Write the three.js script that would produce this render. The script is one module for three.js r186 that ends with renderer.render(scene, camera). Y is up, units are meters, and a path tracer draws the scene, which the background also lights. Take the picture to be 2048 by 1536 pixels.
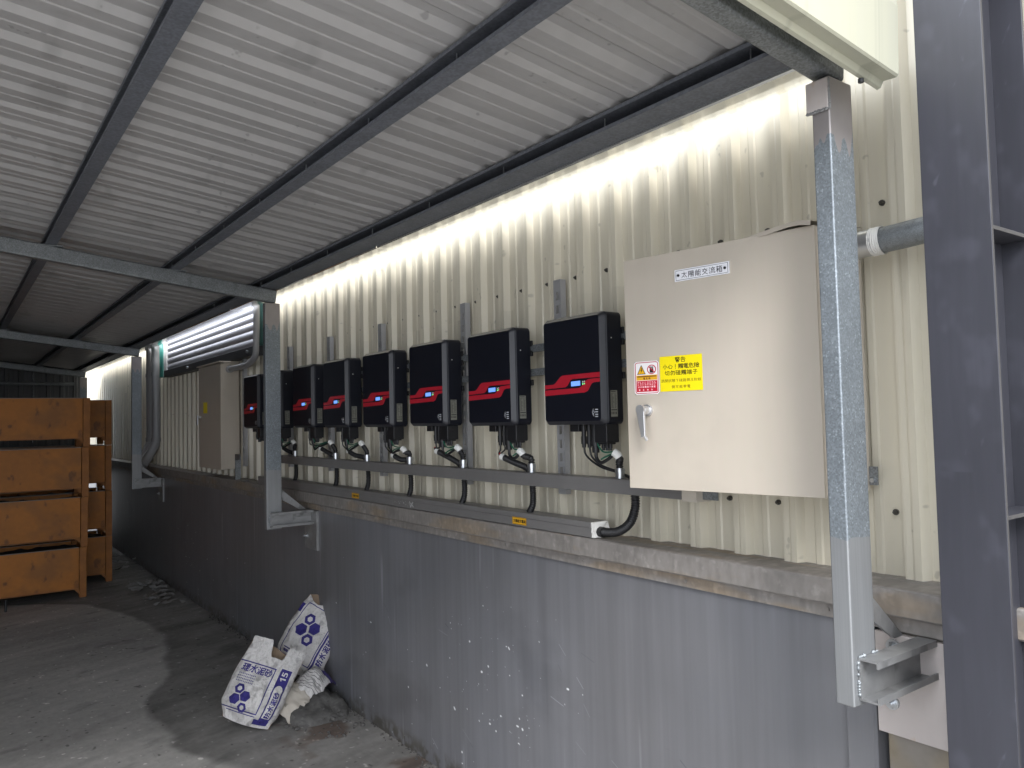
import * as THREE from 'three';
import { mergeGeometries, toCreasedNormals } from 'three/addons/utils/BufferGeometryUtils.js';
import { RoundedBoxGeometry } from 'three/addons/geometries/RoundedBoxGeometry.js';

/* ------------------------------------------------------------------ camera, sky, sun, exposure */
const scene = new THREE.Scene();
const W = 1024, H = 768;
const camera = new THREE.PerspectiveCamera(2 * Math.atan(768 / 1550) * 180 / Math.PI, W / H, 0.05, 400);
{
  const yaw = THREE.MathUtils.degToRad(36.25), pit = THREE.MathUtils.degToRad(2.6), rol = THREE.MathUtils.degToRad(-1.32);
  const fwd = new THREE.Vector3(Math.sin(yaw) * Math.cos(pit), Math.sin(pit), -Math.cos(yaw) * Math.cos(pit));
  const r = new THREE.Vector3().crossVectors(fwd, new THREE.Vector3(0, 1, 0)).normalize();
  const u = new THREE.Vector3().crossVectors(r, fwd);
  const R = r.clone().multiplyScalar(Math.cos(rol)).addScaledVector(u, Math.sin(rol));
  const U = u.clone().multiplyScalar(Math.cos(rol)).addScaledVector(r, -Math.sin(rol));
  camera.position.set(0, 1.55, 0);
  camera.quaternion.setFromRotationMatrix(new THREE.Matrix4().makeBasis(R, U, fwd.clone().negate()));
}
scene.add(camera);

const renderer = new THREE.WebGLRenderer({ antialias: true });
renderer.setSize(W, H);
renderer.toneMapping = THREE.LinearToneMapping;
renderer.toneMappingExposure = 2.7;
renderer.outputColorSpace = THREE.SRGBColorSpace;
renderer.shadowMap.enabled = true;

{ // bright, thinly overcast sky, a little brighter overhead than at the horizon
  const w = 64, h = 32, d = new Float32Array(w * h * 4);
  for (let j = 0; j < h; j++) for (let i = 0; i < w; i++) {
    const el = ((j + 0.5) / h - 0.5) * Math.PI, s = Math.max(0, Math.sin(el));
    const L = 1.75 * (1 + 0.45 * s) / 1.45, k = (j * w + i) * 4;
    d[k] = L * 0.93; d[k + 1] = L * 0.985; d[k + 2] = L * 1.07; d[k + 3] = 1;
  }
  const t = new THREE.DataTexture(d, w, h, THREE.RGBAFormat, THREE.FloatType);
  t.mapping = THREE.EquirectangularReflectionMapping; t.magFilter = THREE.LinearFilter; t.minFilter = THREE.LinearFilter; t.needsUpdate = true;
  scene.background = t; scene.environment = t;
}
const sun = new THREE.DirectionalLight(new THREE.Color().setRGB(1, 0.975, 0.95), 1.0);
sun.position.set(-5.5, 8.0, 8.5); sun.target.position.set(0, 0, 0);
sun.castShadow = true; sun.shadow.radius = 36;
sun.shadow.mapSize.set(2048, 2048);
Object.assign(sun.shadow.camera, { left: -16, right: 16, top: 16, bottom: -16, near: 0.1, far: 60 });
scene.add(sun, sun.target);

/* ------------------------------------------------------------------ helpers */
function RNG(s) { return () => { s |= 0; s = s + 0x6D2B79F5 | 0; let t = Math.imul(s ^ s >>> 15, 1 | s); t = t + Math.imul(t ^ t >>> 7, 61 | t) ^ t; return ((t ^ t >>> 14) >>> 0) / 4294967296; }; }
const V3 = (x, y, z) => new THREE.Vector3(x, y, z);
const col = (r, g, b) => new THREE.Color().setRGB(r, g, b);
const sm = (a, b, x) => { const t = Math.min(1, Math.max(0, (x - a) / (b - a))); return t * t * (3 - 2 * t); };
function h2(x, y, s) { let n = Math.imul(x, 374761393) + Math.imul(y, 668265263) + Math.imul(s, 974711) | 0; n = Math.imul(n ^ n >>> 13, 1274126177); return ((n ^ n >>> 16) >>> 0) / 4294967296; }
function vn(x, y, s = 0) { const xi = Math.floor(x), yi = Math.floor(y), fx = x - xi, fy = y - yi, u = fx * fx * (3 - 2 * fx), v = fy * fy * (3 - 2 * fy);
  const a = h2(xi, yi, s), b = h2(xi + 1, yi, s), c = h2(xi, yi + 1, s), d = h2(xi + 1, yi + 1, s); return a + (b - a) * u + (c - a) * v + (a - b - c + d) * u * v; }
function fbm(x, y, o = 4, s = 0) { let a = 0, w = 0.5, t = 0; for (let i = 0; i < o; i++) { a += w * vn(x, y, s + i * 17); t += w; x *= 2.03; y *= 2.03; w *= 0.5; } return a / t; }
function tex(w, h, fn, srgb = true, rep) {   // fn(x01, y01) -> [r,g,b] as sRGB 0..1 (y up)
  const d = new Uint8Array(w * h * 4);
  for (let j = 0; j < h; j++) for (let i = 0; i < w; i++) {
    const c = fn((i + 0.5) / w, (j + 0.5) / h), k = (j * w + i) * 4;
    for (let q = 0; q < 3; q++) d[k + q] = Math.max(0, Math.min(255, c[q] * 255 + 0.5));
    d[k + 3] = 255;
  }
  const t = new THREE.DataTexture(d, w, h, THREE.RGBAFormat);
  t.colorSpace = srgb ? THREE.SRGBColorSpace : THREE.NoColorSpace;
  t.magFilter = THREE.LinearFilter; t.minFilter = THREE.LinearMipmapLinearFilter; t.generateMipmaps = true;
  t.wrapS = t.wrapT = THREE.RepeatWrapping; if (rep) t.repeat.set(rep[0], rep[1]);
  t.needsUpdate = true; return t;
}
function canvasTex(w, h, draw) { const c = document.createElement('canvas'); c.width = w; c.height = h; draw(c.getContext('2d'), w, h); const t = new THREE.CanvasTexture(c); t.colorSpace = THREE.SRGBColorSpace; t.anisotropy = 8; return t; }
const mat = (o) => new THREE.MeshStandardMaterial({ side: THREE.DoubleSide, ...o });

const used = {};
function numbered(n) { if (!(n in used)) { used[n] = 0; return n; } used[n]++; return n + '_' + String(used[n]).padStart(3, '0'); }
function thing(name, label, category, pos = [0, 0, 0], group) {
  const o = new THREE.Group(); o.name = numbered(name); o.position.set(...pos); o.userData = { label, category };
  if (group) o.userData.group = group; scene.add(o); return o;
}
// geometry given in world coordinates, stored relative to the thing it belongs to
function part(parent, name, geo, m, label) {
  let p = parent, off = V3(0, 0, 0); while (p && p !== scene) { off.add(p.position); p = p.parent; }
  const g = Array.isArray(geo) ? join(geo) : geo; g.translate(-off.x, -off.y, -off.z);
  const o = new THREE.Mesh(g, m); o.name = name; o.castShadow = o.receiveShadow = true; if (label) o.userData.label = label; parent.add(o); return o;
}
function solo(name, geo, m, label, category, group, kind) {
  const g = Array.isArray(geo) ? join(geo) : geo; g.computeBoundingBox(); const b = g.boundingBox, c = [(b.min.x + b.max.x) / 2, b.min.y, (b.min.z + b.max.z) / 2];
  g.translate(-c[0], -c[1], -c[2]); const o = new THREE.Mesh(g, m); o.name = numbered(name); o.position.set(...c); o.castShadow = o.receiveShadow = true;
  o.userData = {}; if (label) o.userData.label = label; if (category) o.userData.category = category; if (group) o.userData.group = group; if (kind) o.userData.kind = kind; scene.add(o); return o;
}
function join(a) { const b = a.map((g) => { let q = g.index ? g.toNonIndexed() : g; for (const k of Object.keys(q.attributes)) if (!['position', 'normal', 'uv'].includes(k)) q.deleteAttribute(k); return q; }); return mergeGeometries(b, false); }
// uv in metres, chosen by the way each face points
function muv(g, sx = 1, sy = sx) {
  g = g.index ? g.toNonIndexed() : g; const p = g.attributes.position, uv = new Float32Array(p.count * 2), a = V3(), b = V3(), c = V3(), n = V3();
  for (let i = 0; i < p.count; i += 3) {
    a.fromBufferAttribute(p, i); b.fromBufferAttribute(p, i + 1); c.fromBufferAttribute(p, i + 2); n.subVectors(b, a).cross(c.clone().sub(a));
    const ax = Math.abs(n.x), ay = Math.abs(n.y), az = Math.abs(n.z);
    [a, b, c].forEach((v, k) => { let s, t; if (ax >= ay && ax >= az) { s = v.z; t = v.y; } else if (az >= ay) { s = v.x; t = v.y; } else { s = v.z; t = v.x; } uv[(i + k) * 2] = s / sx; uv[(i + k) * 2 + 1] = t / sy; });
  }
  g.setAttribute('uv', new THREE.BufferAttribute(uv, 2)); return g;
}
function box(x0, x1, y0, y1, z0, z1, bev = 0.002, seg = 1) {
  const w = x1 - x0, h = y1 - y0, d = z1 - z0; const g = bev > 0 ? new RoundedBoxGeometry(w, h, d, seg, Math.min(bev, w * 0.49, h * 0.49, d * 0.49)) : new THREE.BoxGeometry(w, h, d);
  g.translate((x0 + x1) / 2, (y0 + y1) / 2, (z0 + z1) / 2); return muv(g);
}
// polygon (a,b) swept along an axis: axis z uses (x,y), axis x uses (z,y), axis y uses (x,z)
function sweep(pts, axis, from, to, bevel = 0, holes) {
  const sh = new THREE.Shape(pts.map((p) => new THREE.Vector2(p[0], p[1])));
  if (holes) for (const hl of holes) sh.holes.push(new THREE.Path(hl.map((p) => new THREE.Vector2(p[0], p[1]))));
  const g = new THREE.ExtrudeGeometry(sh, { depth: to - from - 2 * bevel, bevelEnabled: bevel > 0, bevelSize: bevel, bevelThickness: bevel, bevelOffset: -bevel, bevelSegments: 1, curveSegments: 6 });
  g.translate(0, 0, from + bevel);
  const p = g.attributes.position, n = g.attributes.normal;
  if (axis !== 'z') {
    for (const at of [p, n]) for (let i = 0; i < at.count; i++) { const x = at.getX(i), y = at.getY(i), z = at.getZ(i); if (axis === 'x') at.setXYZ(i, z, y, x); else at.setXYZ(i, x, z, y); }
    for (const at of [p, n]) for (let i = 0; i < at.count; i += 3) { const x = at.getX(i + 1), y = at.getY(i + 1), z = at.getZ(i + 1); at.setXYZ(i + 1, at.getX(i + 2), at.getY(i + 2), at.getZ(i + 2)); at.setXYZ(i + 2, x, y, z); }
  }
  return muv(g);
}
function rod(a, b, r, seg = 12, r2 = r) { a = V3(...a); b = V3(...b); const d = b.clone().sub(a), g = new THREE.CylinderGeometry(r2, r, d.length(), seg); g.applyQuaternion(new THREE.Quaternion().setFromUnitVectors(V3(0, 1, 0), d.clone().normalize())); const m = a.add(b).multiplyScalar(0.5); g.translate(m.x, m.y, m.z); return g.toNonIndexed(); }
function tube(pts, r, n = 40, seg = 10, corr = 0, pitch = 0.0078) {
  const c = new THREE.CatmullRomCurve3(pts.map((p) => V3(...p)), false, 'centripetal'), len = c.getLength();
  if (corr) n = Math.max(8, Math.round(len / pitch * 4));
  const g = new THREE.TubeGeometry(c, n, r, seg, false);
  if (corr) { const p = g.attributes.position; for (let i = 0; i <= n; i++) { const q = c.getPointAt(i / n), k = (i % 4 < 2) ? 1 : 1 - corr; for (let j = 0; j <= seg; j++) { const id = i * (seg + 1) + j; p.setXYZ(id, q.x + (p.getX(id) - q.x) * k, q.y + (p.getY(id) - q.y) * k, q.z + (p.getZ(id) - q.z) * k); } } g.computeVertexNormals(); }
  return g.toNonIndexed();
}
function sheet(profile, put, l0, l1, segs = 1) {    // open folded sheet: profile [[s,h],...] swept along l; put(s,h,l) -> [x,y,z]
  const P = [], UV = []; let acc = 0;
  for (let i = 0; i < profile.length - 1; i++) {
    const [s0, a0] = profile[i], [s1, a1] = profile[i + 1];
    for (let k = 0; k < segs; k++) {
      const la = l0 + (l1 - l0) * k / segs, lb = l0 + (l1 - l0) * (k + 1) / segs;
      const A = put(s0, a0, la), B = put(s1, a1, la), C = put(s1, a1, lb), D = put(s0, a0, lb);
      P.push(...A, ...B, ...C, ...A, ...C, ...D); UV.push(s0, la, s1, la, s1, lb, s0, la, s1, lb, s0, lb);
    }
  }
  const g = new THREE.BufferGeometry(); g.setAttribute('position', new THREE.Float32BufferAttribute(P, 3)); g.setAttribute('uv', new THREE.Float32BufferAttribute(UV, 2)); g.computeVertexNormals(); return g;
}

/* ------------------------------------------------------------------ stroke lettering (10 x 10 grid, y down) */
const GL = {
  太: '1,3 9,3;5,.5 5,3 4,6 1,9.5;5,3.5 7,7 9.3,9.5;4.2,7.6 5.4,9',
  陽: '1,1 1,10;1,1 3,1 2,4 3.2,6 1.8,7;4.5,1 9,1 9,4 4.5,4 4.5,1;4.5,2.5 9,2.5;4,5 9.8,5;5.5,5 4,7;5,6.5 9.3,6.5 9,9.5 8,9.8;6.5,6.6 4.2,9.5;8,6.6 6,10',
  能: '3,.5 1,3 4.5,2.7;3.8,2 5,3.5;1.2,4.3 1.2,10;1.2,4.3 4.5,4.3 4.5,9.8;1.2,6 4.5,6;1.2,7.8 4.5,7.8;6.2,.5 6.2,4.3 9.3,4.3 9.4,3;9,1 6.3,2.2;6.2,5.3 6.2,9.7 9.3,9.7 9.5,8.2;9,6 6.3,7.4',
  交: '5,.3 5,2;1,2.2 9,2.2;3.5,3 1.5,5;6.5,3 8.6,5;7,4.5 5,7.5 1,9.8;3,4.7 6,8 9.3,9.8',
  流: '1,1 2.2,2;.6,4 1.8,5;.8,9.6 2.3,6.5;6.3,.3 6.3,1.6;3.3,1.9 9.7,1.9;5.5,2 4,4.4 8.8,4;7.8,2.9 9.3,4.7;4.6,5.3 4.6,7.5 3.2,9.9;6.5,5.3 6.5,9.3;8.4,5.3 8.4,9.3 9.8,9.3 9.9,8',
  箱: '2.3,.2 1,2.2;2,1.2 4.6,1.2;3,1.4 3.4,2.4;6.5,.2 5.4,2.2;6.2,1.2 9.5,1.2;7.6,1.4 8,2.4;.6,4.5 4.8,4.5;2.7,3 2.7,10;2.6,4.8 .7,8;2.9,5.2 4.5,7;5.6,3.3 9.2,3.3 9.2,9.8 5.6,9.8 5.6,3.3;5.6,5.4 9.2,5.4;5.6,7.5 9.2,7.5',
  警: '.5,1 5,1;2,.2 2,1.8;3.6,.2 3.6,1.8;1.2,2 4.6,2 4.4,4.6;1.2,3 3,3 3,4.3 1.2,4.3 1.2,3;6.4,.2 5.4,2;6,1.2 9.5,1.2;8.6,1.3 7.4,3.2 5.2,4.6;6.2,1.8 9.6,4.6;1,5.6 9,5.6;5,4.8 5,5.5;2.5,6.5 7.5,6.5;2.5,7.4 7.5,7.4;2.8,8.3 7.2,8.3 7.2,10 2.8,10 2.8,8.3',
  告: '2.8,.3 1.5,3;2.2,2 8.5,2;5,0 5,4.4;.6,4.5 9.4,4.5;2,6 8,6 8,9.7 2,9.7 2,6',
  小: '5,.5 5,9.6 3.8,9;2.8,3.2 1,7;7,3.2 9,7', 心: '1.5,4.5 .7,7.5;3,3 3,9 7.6,9 8,7;4.5,1.5 5.6,3.6;7.6,3 9.3,6', '!': '5,.8 5,6.6;5,8.6 5,9.4',
  觸: '2.2,.3 .8,2.4;2,1 4,1 3.4,2.4;1.2,2.6 1.2,7 .6,9.8;1.2,2.6 4.2,2.6 4.2,9.6;1.2,4.4 4.2,4.4;1.2,6.2 4.2,6.2;2.7,2.6 2.7,8;5.2,.8 9.4,.8 9.4,3 5.2,3 5.2,.8;6.6,.8 6.6,3;8,.8 8,3;6,3.6 5,5.6;5.6,4.4 9.6,4.4 9.4,9.4 8.6,9.6;6,5.8 8.4,5.8 8.4,7.4 6,7.4 6,5.8;7.2,5 7.2,9;5.6,9 8.6,8.8',
  電: '1.5,.8 8.5,.8;.8,2.2 .8,3.6;.8,2.2 9.2,2.2 9,3.6;5,.8 5,4.4;2.6,3.2 3.8,3.2;2.6,4.2 3.8,4.2;6.2,3.2 7.4,3.2;6.2,4.2 7.4,4.2;2,5.4 8,5.4 8,8.4 2,8.4 2,5.4;2,6.9 8,6.9;5,4.8 5,9.7 9.3,9.7 9.4,8.6',
  危: '3.6,.2 1.2,2.8;3.2,1.2 6.8,1.2 5.6,2.8;1,3 9.2,3;1.8,3 1.8,6.5 .5,9.8;3.6,4.6 7.4,4.6 7.2,6.8 6.2,6.8;3.6,4.6 3.6,9.4 9,9.4 9.2,7.8',
  險: '1,1 1,10;1,1 3,1 2,4 3.2,6 1.8,7;6.6,.2 4,3;6.6,.2 9.6,3;5.4,3.2 8,3.2;4.4,4.2 6.3,4.2 6.3,6 4.4,6 4.4,4.2;7.2,4.2 9.3,4.2 9.3,6 7.2,6 7.2,4.2;5.4,6.6 4,9.8;5.2,7.6 6.4,9.6;8,6.6 6.8,9.8;8,7.6 9.6,9.8',
  切: '.5,4.2 4.5,3.4;2.4,.8 2.4,8 4.6,6.8;5,1.8 9.2,1.8 8.8,9.4 7.4,9;6.8,1.8 6.4,6 4.4,9.6', 勿: '3.4,.3 2.4,3 .8,5;2.6,2 9,2 8.6,9.4 7.2,9.2;5,2.2 3.4,6 1,8.6;7,2.2 5.4,6.6 2.8,9.6',
  碰: '.4,1.2 4,1.2;2,1.2 .4,6;1.4,4.4 3.6,4.4 3.6,8.6 1.4,8.6 1.4,4.4;5.6,.3 6.2,1.8;8.6,.3 8,1.8;4.6,2.2 9.6,2.2;6.2,2.4 6.2,9.2;8,2.4 8,9.2;4.8,4.2 5.6,7;9.4,4.2 8.6,7;4.4,9.3 9.8,9.3',
  端: '2,.3 2,2;.4,2.2 4,2.2;1.2,3.6 1.6,7;3.4,3.4 2.8,7;.4,8.4 4,7.4;7,.3 7,2.8;5,1 5,2.8 9,2.8 9,1;4.4,4.2 9.8,4.2;7,4.2 6.4,5.6;4.8,9.8 4.8,5.8 9.4,5.8 9.4,9.6;6.3,5.8 6.3,9.2;7.9,5.8 7.9,9.2',
  子: '2,1 8,1 5.2,4;5.2,3.6 5.2,9.6 3.8,9;.8,5 9.4,5', 下: '1,1.5 9,1.5;5,1.5 5,10;5.4,4 7.4,6', 可: '.6,1.4 9.4,1.4;7.4,1.4 7.4,9.4 6,9;2,3.4 5.2,3.4 5.2,7 2,7 2,3.4', 及: '3,.8 3,5 1,9.6;3,1 7.4,1 6.4,4 8.4,4 6,8 3.4,9.8;4,4.4 9.2,9.8',
  側: '2.4,.3 .6,4;1.7,3 1.7,10;3.4,1 6.4,1 6.4,7 3.4,7 3.4,1;3.4,3 6.4,3;3.4,5 6.4,5;4,7 3.2,9.4;5.8,7 6.6,9.4;7.8,1.4 7.8,7;9.4,.4 9.4,9.6 8.4,9.2',
  狀: '1,1 1,4;3,.4 3,10;1,4.4 3,4.4;1.6,4.4 .4,9.6;4.6,3 9.6,3;7,.4 6.6,5 4.4,9.8;7,4 9.6,9.8;8.4,.8 9.2,2',
  態: '2.4,.2 1,1.6 4,1.6;1.2,2.4 1.2,6;1.2,2.4 4.4,2.4 4.4,6;1.2,3.6 4.4,3.6;1.2,4.8 4.4,4.8;6.2,.2 6.2,2.4 9.2,2.4;9,.8 6.2,1.4;6.2,3.4 6.2,5.8 9.2,5.8;9,3.8 6.2,4.6;1.6,7.2 .8,9.4;3.4,6.8 3.4,9.6 7.4,9.6 7.6,8.4;5,6.6 5.8,7.8;8,7 9.4,9',
  線: '2,.4 .8,3 2.6,2.8 .6,6 3,5.6;1.8,6 1.8,8;.6,7 .4,9;3,7 3.2,9;5,1.4 9,1.4 9,4.6 5,4.6 5,1.4;5,3 9,3;7,4.6 7,9.8;4.6,6.6 6.4,6.6 4.6,9;9.4,5.6 7.4,7;7.2,6.6 9.6,9.6',
  路: '1,1 4,1 4,3.6 1,3.6 1,1;2.5,3.6 2.5,9;2.5,6 4,6;1,5.4 1,9.2;.4,9.6 4.4,8.4;6.6,.4 4.8,4;6,2 9,2 5,6.6;6.2,2.8 9.8,6.4;5.8,6.8 9,6.8 9,9.8 5.8,9.8 5.8,6.8',
  附: '1,1 1,10;1,1 3,1 2,4 3.2,6 1.8,7;5.4,.6 4,4;4.8,3 4.8,9.8;6.4,3.2 9.8,3.2;8.6,.8 8.6,9.4 7.4,9;6.8,5 7.6,6.4',
  載: '1,2 5,2;3,.4 3,3.6;.4,3.6 9.6,3.6;1.4,5 4.6,5 4.6,7 1.4,7 1.4,5;3,4.4 3,9.8;.6,8.4 5.4,8.4;6.6,.4 7,5 9.4,9.8 9.8,8;9.2,5.4 6,9.6;8.2,1 9,2',
  帶: '.8,1.8 9.2,1.8;2.6,.4 2.6,3.4 4.4,3.4;5,.4 5,3.4;7.4,.4 7.4,3.4 9.4,3;1,4.6 1,6;1,4.6 9,4.6 8.8,6;2.6,6.2 2.6,9.4;2.6,6.2 7.4,6.2 7.4,9.2;5,5 5,10',
  跳: '1,1 4,1 4,3.6 1,3.6 1,1;2.5,3.6 2.5,9;2.5,6 4,6;1,5.4 1,9.2;.4,9.6 4.4,8.4;6.4,.6 6.2,6 4.8,9.6;8,.6 8,9.2 9.8,9.2 9.8,7.6;5,2 6,3.4;5,6.4 6.2,5.4;9.4,2 8.2,3.2;8.2,5 9.6,6.2',
  開: '1,.8 1,10;1,.8 4,.8 4,3.6 1,3.6;1,2.2 4,2.2;6,.8 9,.8 9,9.6;6,.8 6,3.6 9,3.6;6,2.2 9,2.2;3,5 7,5;2.6,6.8 7.4,6.8;4.2,5 3.2,9.6;6,5 6,9.6',
  水: '5,.3 5,9.6 3.8,9;1,3.2 4,3.2 1,8.4;8.8,2 5.6,4.6;5.4,3.6 9.4,8.8', 泥: '1,1 2.2,2;.6,4 1.8,5;.8,9.6 2.3,6.5;4,1.2 9.2,1.2 9.2,3.8 4,3.8;4,1.2 4,6 3,9.8;5.6,5 5.6,9.4 9.2,9.4 9.4,8;9,5.6 5.8,7.4',
  砂: '.4,1.2 4,1.2;2,1.2 .4,6;1.4,4.4 3.6,4.4 3.6,8.6 1.4,8.6 1.4,4.4;7,.3 7,6;5.6,2.4 4.8,5;8.4,2.2 9.6,4.6;9.4,5.4 7.6,8.4 4.8,9.9', 防: '1,1 1,10;1,1 3,1 2,4 3.2,6 1.8,7;6.6,.3 7,1.8;4,2.2 9.6,2.2;6,2.4 5.6,6 3.8,9.8;5.8,4.6 9,4.6 8.6,9.4 7.2,9',
  理: '.6,1.4 4,1.4;.8,4.6 3.8,4.6;2.3,1.4 2.3,8.2;.4,8.8 4,7.8;5.2,1.2 9.2,1.2 9.2,5 5.2,5 5.2,1.2;5.2,3.1 9.2,3.1;7.2,1.2 7.2,9.4;5,7.2 9.4,7.2;4.6,9.5 9.8,9.5', 光: '5,.3 5,4;1.8,1 3,3.4;8.2,1 7,3.4;.6,4.2 9.4,4.2;3.6,4.2 3.4,7 1,9.8;6.2,4.2 6.2,9.2 9.4,9.2 9.6,7.4',
};
function glyphs(c, str, x, y, size, step = size * 1.12, lw = size * 0.085) {
  c.lineWidth = lw; c.lineCap = 'round'; c.lineJoin = 'round';
  for (const ch of str) { if (GL[ch]) for (const s of GL[ch].split(';')) { c.beginPath(); s.trim().split(' ').forEach((p, i) => { const [a, b] = p.split(',').map(Number); const X = x + a * size / 10, Y = y + b * size / 10; i ? c.lineTo(X, Y) : c.moveTo(X, Y); }); c.stroke(); } x += step; }
}

/* ------------------------------------------------------------------ materials */
const M = {};
// galvanised spangle
function spangle(lo, hi, tint, seed) {
  return tex(512, 512, (x, y) => {
    const gx = x * 64, gy = y * 64, ix = Math.floor(gx), iy = Math.floor(gy); let best = 9, id = 0;
    for (let a = -1; a < 2; a++) for (let b = -1; b < 2; b++) { const cx = ix + a, cy = iy + b, wx = (cx + 64) % 64, wy = (cy + 64) % 64, dx = cx + h2(wx, wy, seed) - gx, dy = cy + h2(wx, wy, seed + 1) - gy, d = dx * dx + dy * dy; if (d < best) { best = d; id = h2(wx, wy, seed + 2); } }
    const v = lo + (hi - lo) * id + 0.05 * (vn(x * 8, y * 8, seed + 5) - 0.5); return [v * tint[0], v * tint[1], v * tint[2]];
  });
}
const spTex = spangle(0.47, 0.59, [0.97, 1.0, 1.02], 3); spTex.repeat.set(4, 4);
const spRough = tex(256, 256, (x, y) => { const v = 0.3 + 0.3 * vn(x * 64, y * 64, 9); return [v, v, v]; }, false, [3, 3]);
M.galv = mat({ map: spTex, roughness: 0.48, metalness: 0.55 });
// canopy post: spangle in the middle, brushed silver paint low down and ragged primer at the head (v = height in metres)
M.post = mat({ map: tex(512, 2048, (x, y) => {
  const yy = 0.85 + y * 1.5, gx = x * 90, gy = y * 1.5 / 0.3 * 90, ix = Math.floor(gx), iy = Math.floor(gy); let best = 9, id = 0;
  for (let a = -1; a < 2; a++) for (let b = -1; b < 2; b++) { const cx = ix + a, cy = iy + b, dx = cx + h2(cx & 127, cy, 31) - gx, dy = cy + h2(cx & 127, cy, 32) - gy, d = dx * dx + dy * dy; if (d < best) { best = d; id = h2(cx & 127, cy, 33); } }
  let v = 0.48 + 0.10 * id * (0.6 + 0.8 * fbm(x * 6, y * 30, 3, 34)) + (id > 0.97 ? 0.07 : 0) + 0.08 * (fbm(x * 3, y * 12, 4, 35) - 0.5), c = [v * 0.95, v * 1.0, v * 1.04];
  const low = 1.285 + 0.012 * (fbm(x * 9, 1, 3, 40) - 0.5), high = 2.115 + 0.10 * fbm(x * 14, 2, 3, 41) - 0.03;
  if (yy < low) { const s = 0.56 + 0.05 * (fbm(x * 120, y * 6, 3, 42) - 0.5) + 0.05 * (fbm(x * 5, y * 12, 3, 43) - 0.5); c = [s * 0.99, s, s * 1.01]; }
  if (yy > high) { const s = 0.60 + 0.04 * (fbm(x * 8, y * 40, 3, 44) - 0.5); c = [s * 1.02, s * 0.98, s * 0.97]; }
  return c;
}), roughness: 0.46, metalness: 0.45 });
M.silver = mat({ map: tex(256, 256, (x, y) => { const s = 0.56 + 0.10 * (fbm(x * 10, y * 10, 4, 50) - 0.5) - 0.10 * sm(0.62, 0.8, fbm(x * 6, y * 6, 3, 51)); return [s, s, s * 1.0]; }, true, [3, 3]), roughness: 0.45, metalness: 0.45 });
// concrete floor, stained where water has run along the plinth
const stainEdge = [[0.41, -8.32], [0.72, -8.12], [1.02, -7.83], [1.19, -7.32], [1.30, -6.76], [1.32, -6.27], [1.26, -5.86], [1.19, -5.70], [1.15, -5.33], [1.08, -5.14], [0.98, -4.97], [0.91, -4.85], [0.89, -4.54], [0.92, -4.35], [0.93, -4.21], [0.90, -4.09], [0.93, -3.99], [1.02, -3.78], [1.06, -3.67], [1.18, -3.4], [1.4, -3.1], [1.56, -2.7], [1.70, -2.0], [1.74, -1]];
function stainX(z) { if (z < -8.32) return 0.41 - (-8.32 - z) * 2; for (let i = 0; i < stainEdge.length - 1; i++) if (z <= stainEdge[i + 1][1]) { const a = stainEdge[i], b = stainEdge[i + 1]; return a[0] + (b[0] - a[0]) * (z - a[1]) / (b[1] - a[1]); } return 1.76; }
const FX0 = -4.6, FX1 = 1.9, FZ0 = -12.8, FZ1 = -0.2;
M.floor = mat({ map: tex(1536, 2048, (x, y) => {
  const X = FX0 + x * (FX1 - FX0), Z = FZ0 + y * (FZ1 - FZ0), rx = X * 0.93 - Z * 0.37, rz = X * 0.37 + Z * 0.93;
  let v = 0.66 + 0.16 * (fbm(rx * 0.9, rz * 2.2, 4, 60) - 0.5) + 0.10 * (fbm(rx * 3, rz * 16, 4, 61) - 0.5) + 0.07 * (fbm(X * 40, Z * 40, 2, 62) - 0.5);
  v -= 0.10 * sm(0.66, 0.82, fbm(rx * 2.5, rz * 7, 5, 63)); let c = [v * 1.0, v * 0.985, v * 0.965];
  const d = X - stainX(Z) - 0.05 * (fbm(X * 9, Z * 9, 3, 64) - 0.5);
  const wet = sm(-0.02, 0.05, d); const inn = 0.75 - 0.06 * (1 - sm(0, 0.25, d + 0.1 * (fbm(X * 4, Z * 4, 3, 69) - 0.5))) + 0.24 * (fbm(rx * 2.6, rz * 6, 4, 65) - 0.5) + 0.10 * (fbm(rx * 7, rz * 30, 3, 66) - 0.5);
  const k = 1 + (inn - 1) * wet; c = [c[0] * k, c[1] * k, c[2] * k];
  const soil = sm(0.52, 0.66, fbm(X * 5, Z * 5, 4, 67)) * sm(1.15, 1.6, X) * sm(-4.6, -4.2, Z) * sm(-2.2, -3.4, Z); c = [c[0] * (1 - 0.22 * soil), c[1] * (1 - 0.30 * soil), c[2] * (1 - 0.34 * soil)];
  { const q = 1 + 0.35 * sm(0.83, 0.88, fbm(X * 38, Z * 38, 2, 68)) - 0.3 * sm(0.84, 0.88, fbm(X * 30 + 7, Z * 30, 2, 72)); c = [c[0] * q, c[1] * q, c[2] * q]; }
  return c;
}), roughness: 0.82 });
M.floor.bumpMap = tex(512, 512, (x, y) => { const v = fbm(x * 6, y * 30, 4, 70) * 0.6 + fbm(x * 60, y * 60, 3, 71) * 0.4; return [v, v, v]; }, false, [6, 6]); M.floor.bumpScale = 0.004;
M.yard = mat({ map: tex(512, 512, (x, y) => { const v = 0.60 + 0.12 * (fbm(x * 8, y * 8, 5, 75) - 0.5); return [v, v * 0.985, v * 0.96]; }, true, [0.2, 0.2]), roughness: 0.85 });
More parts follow.
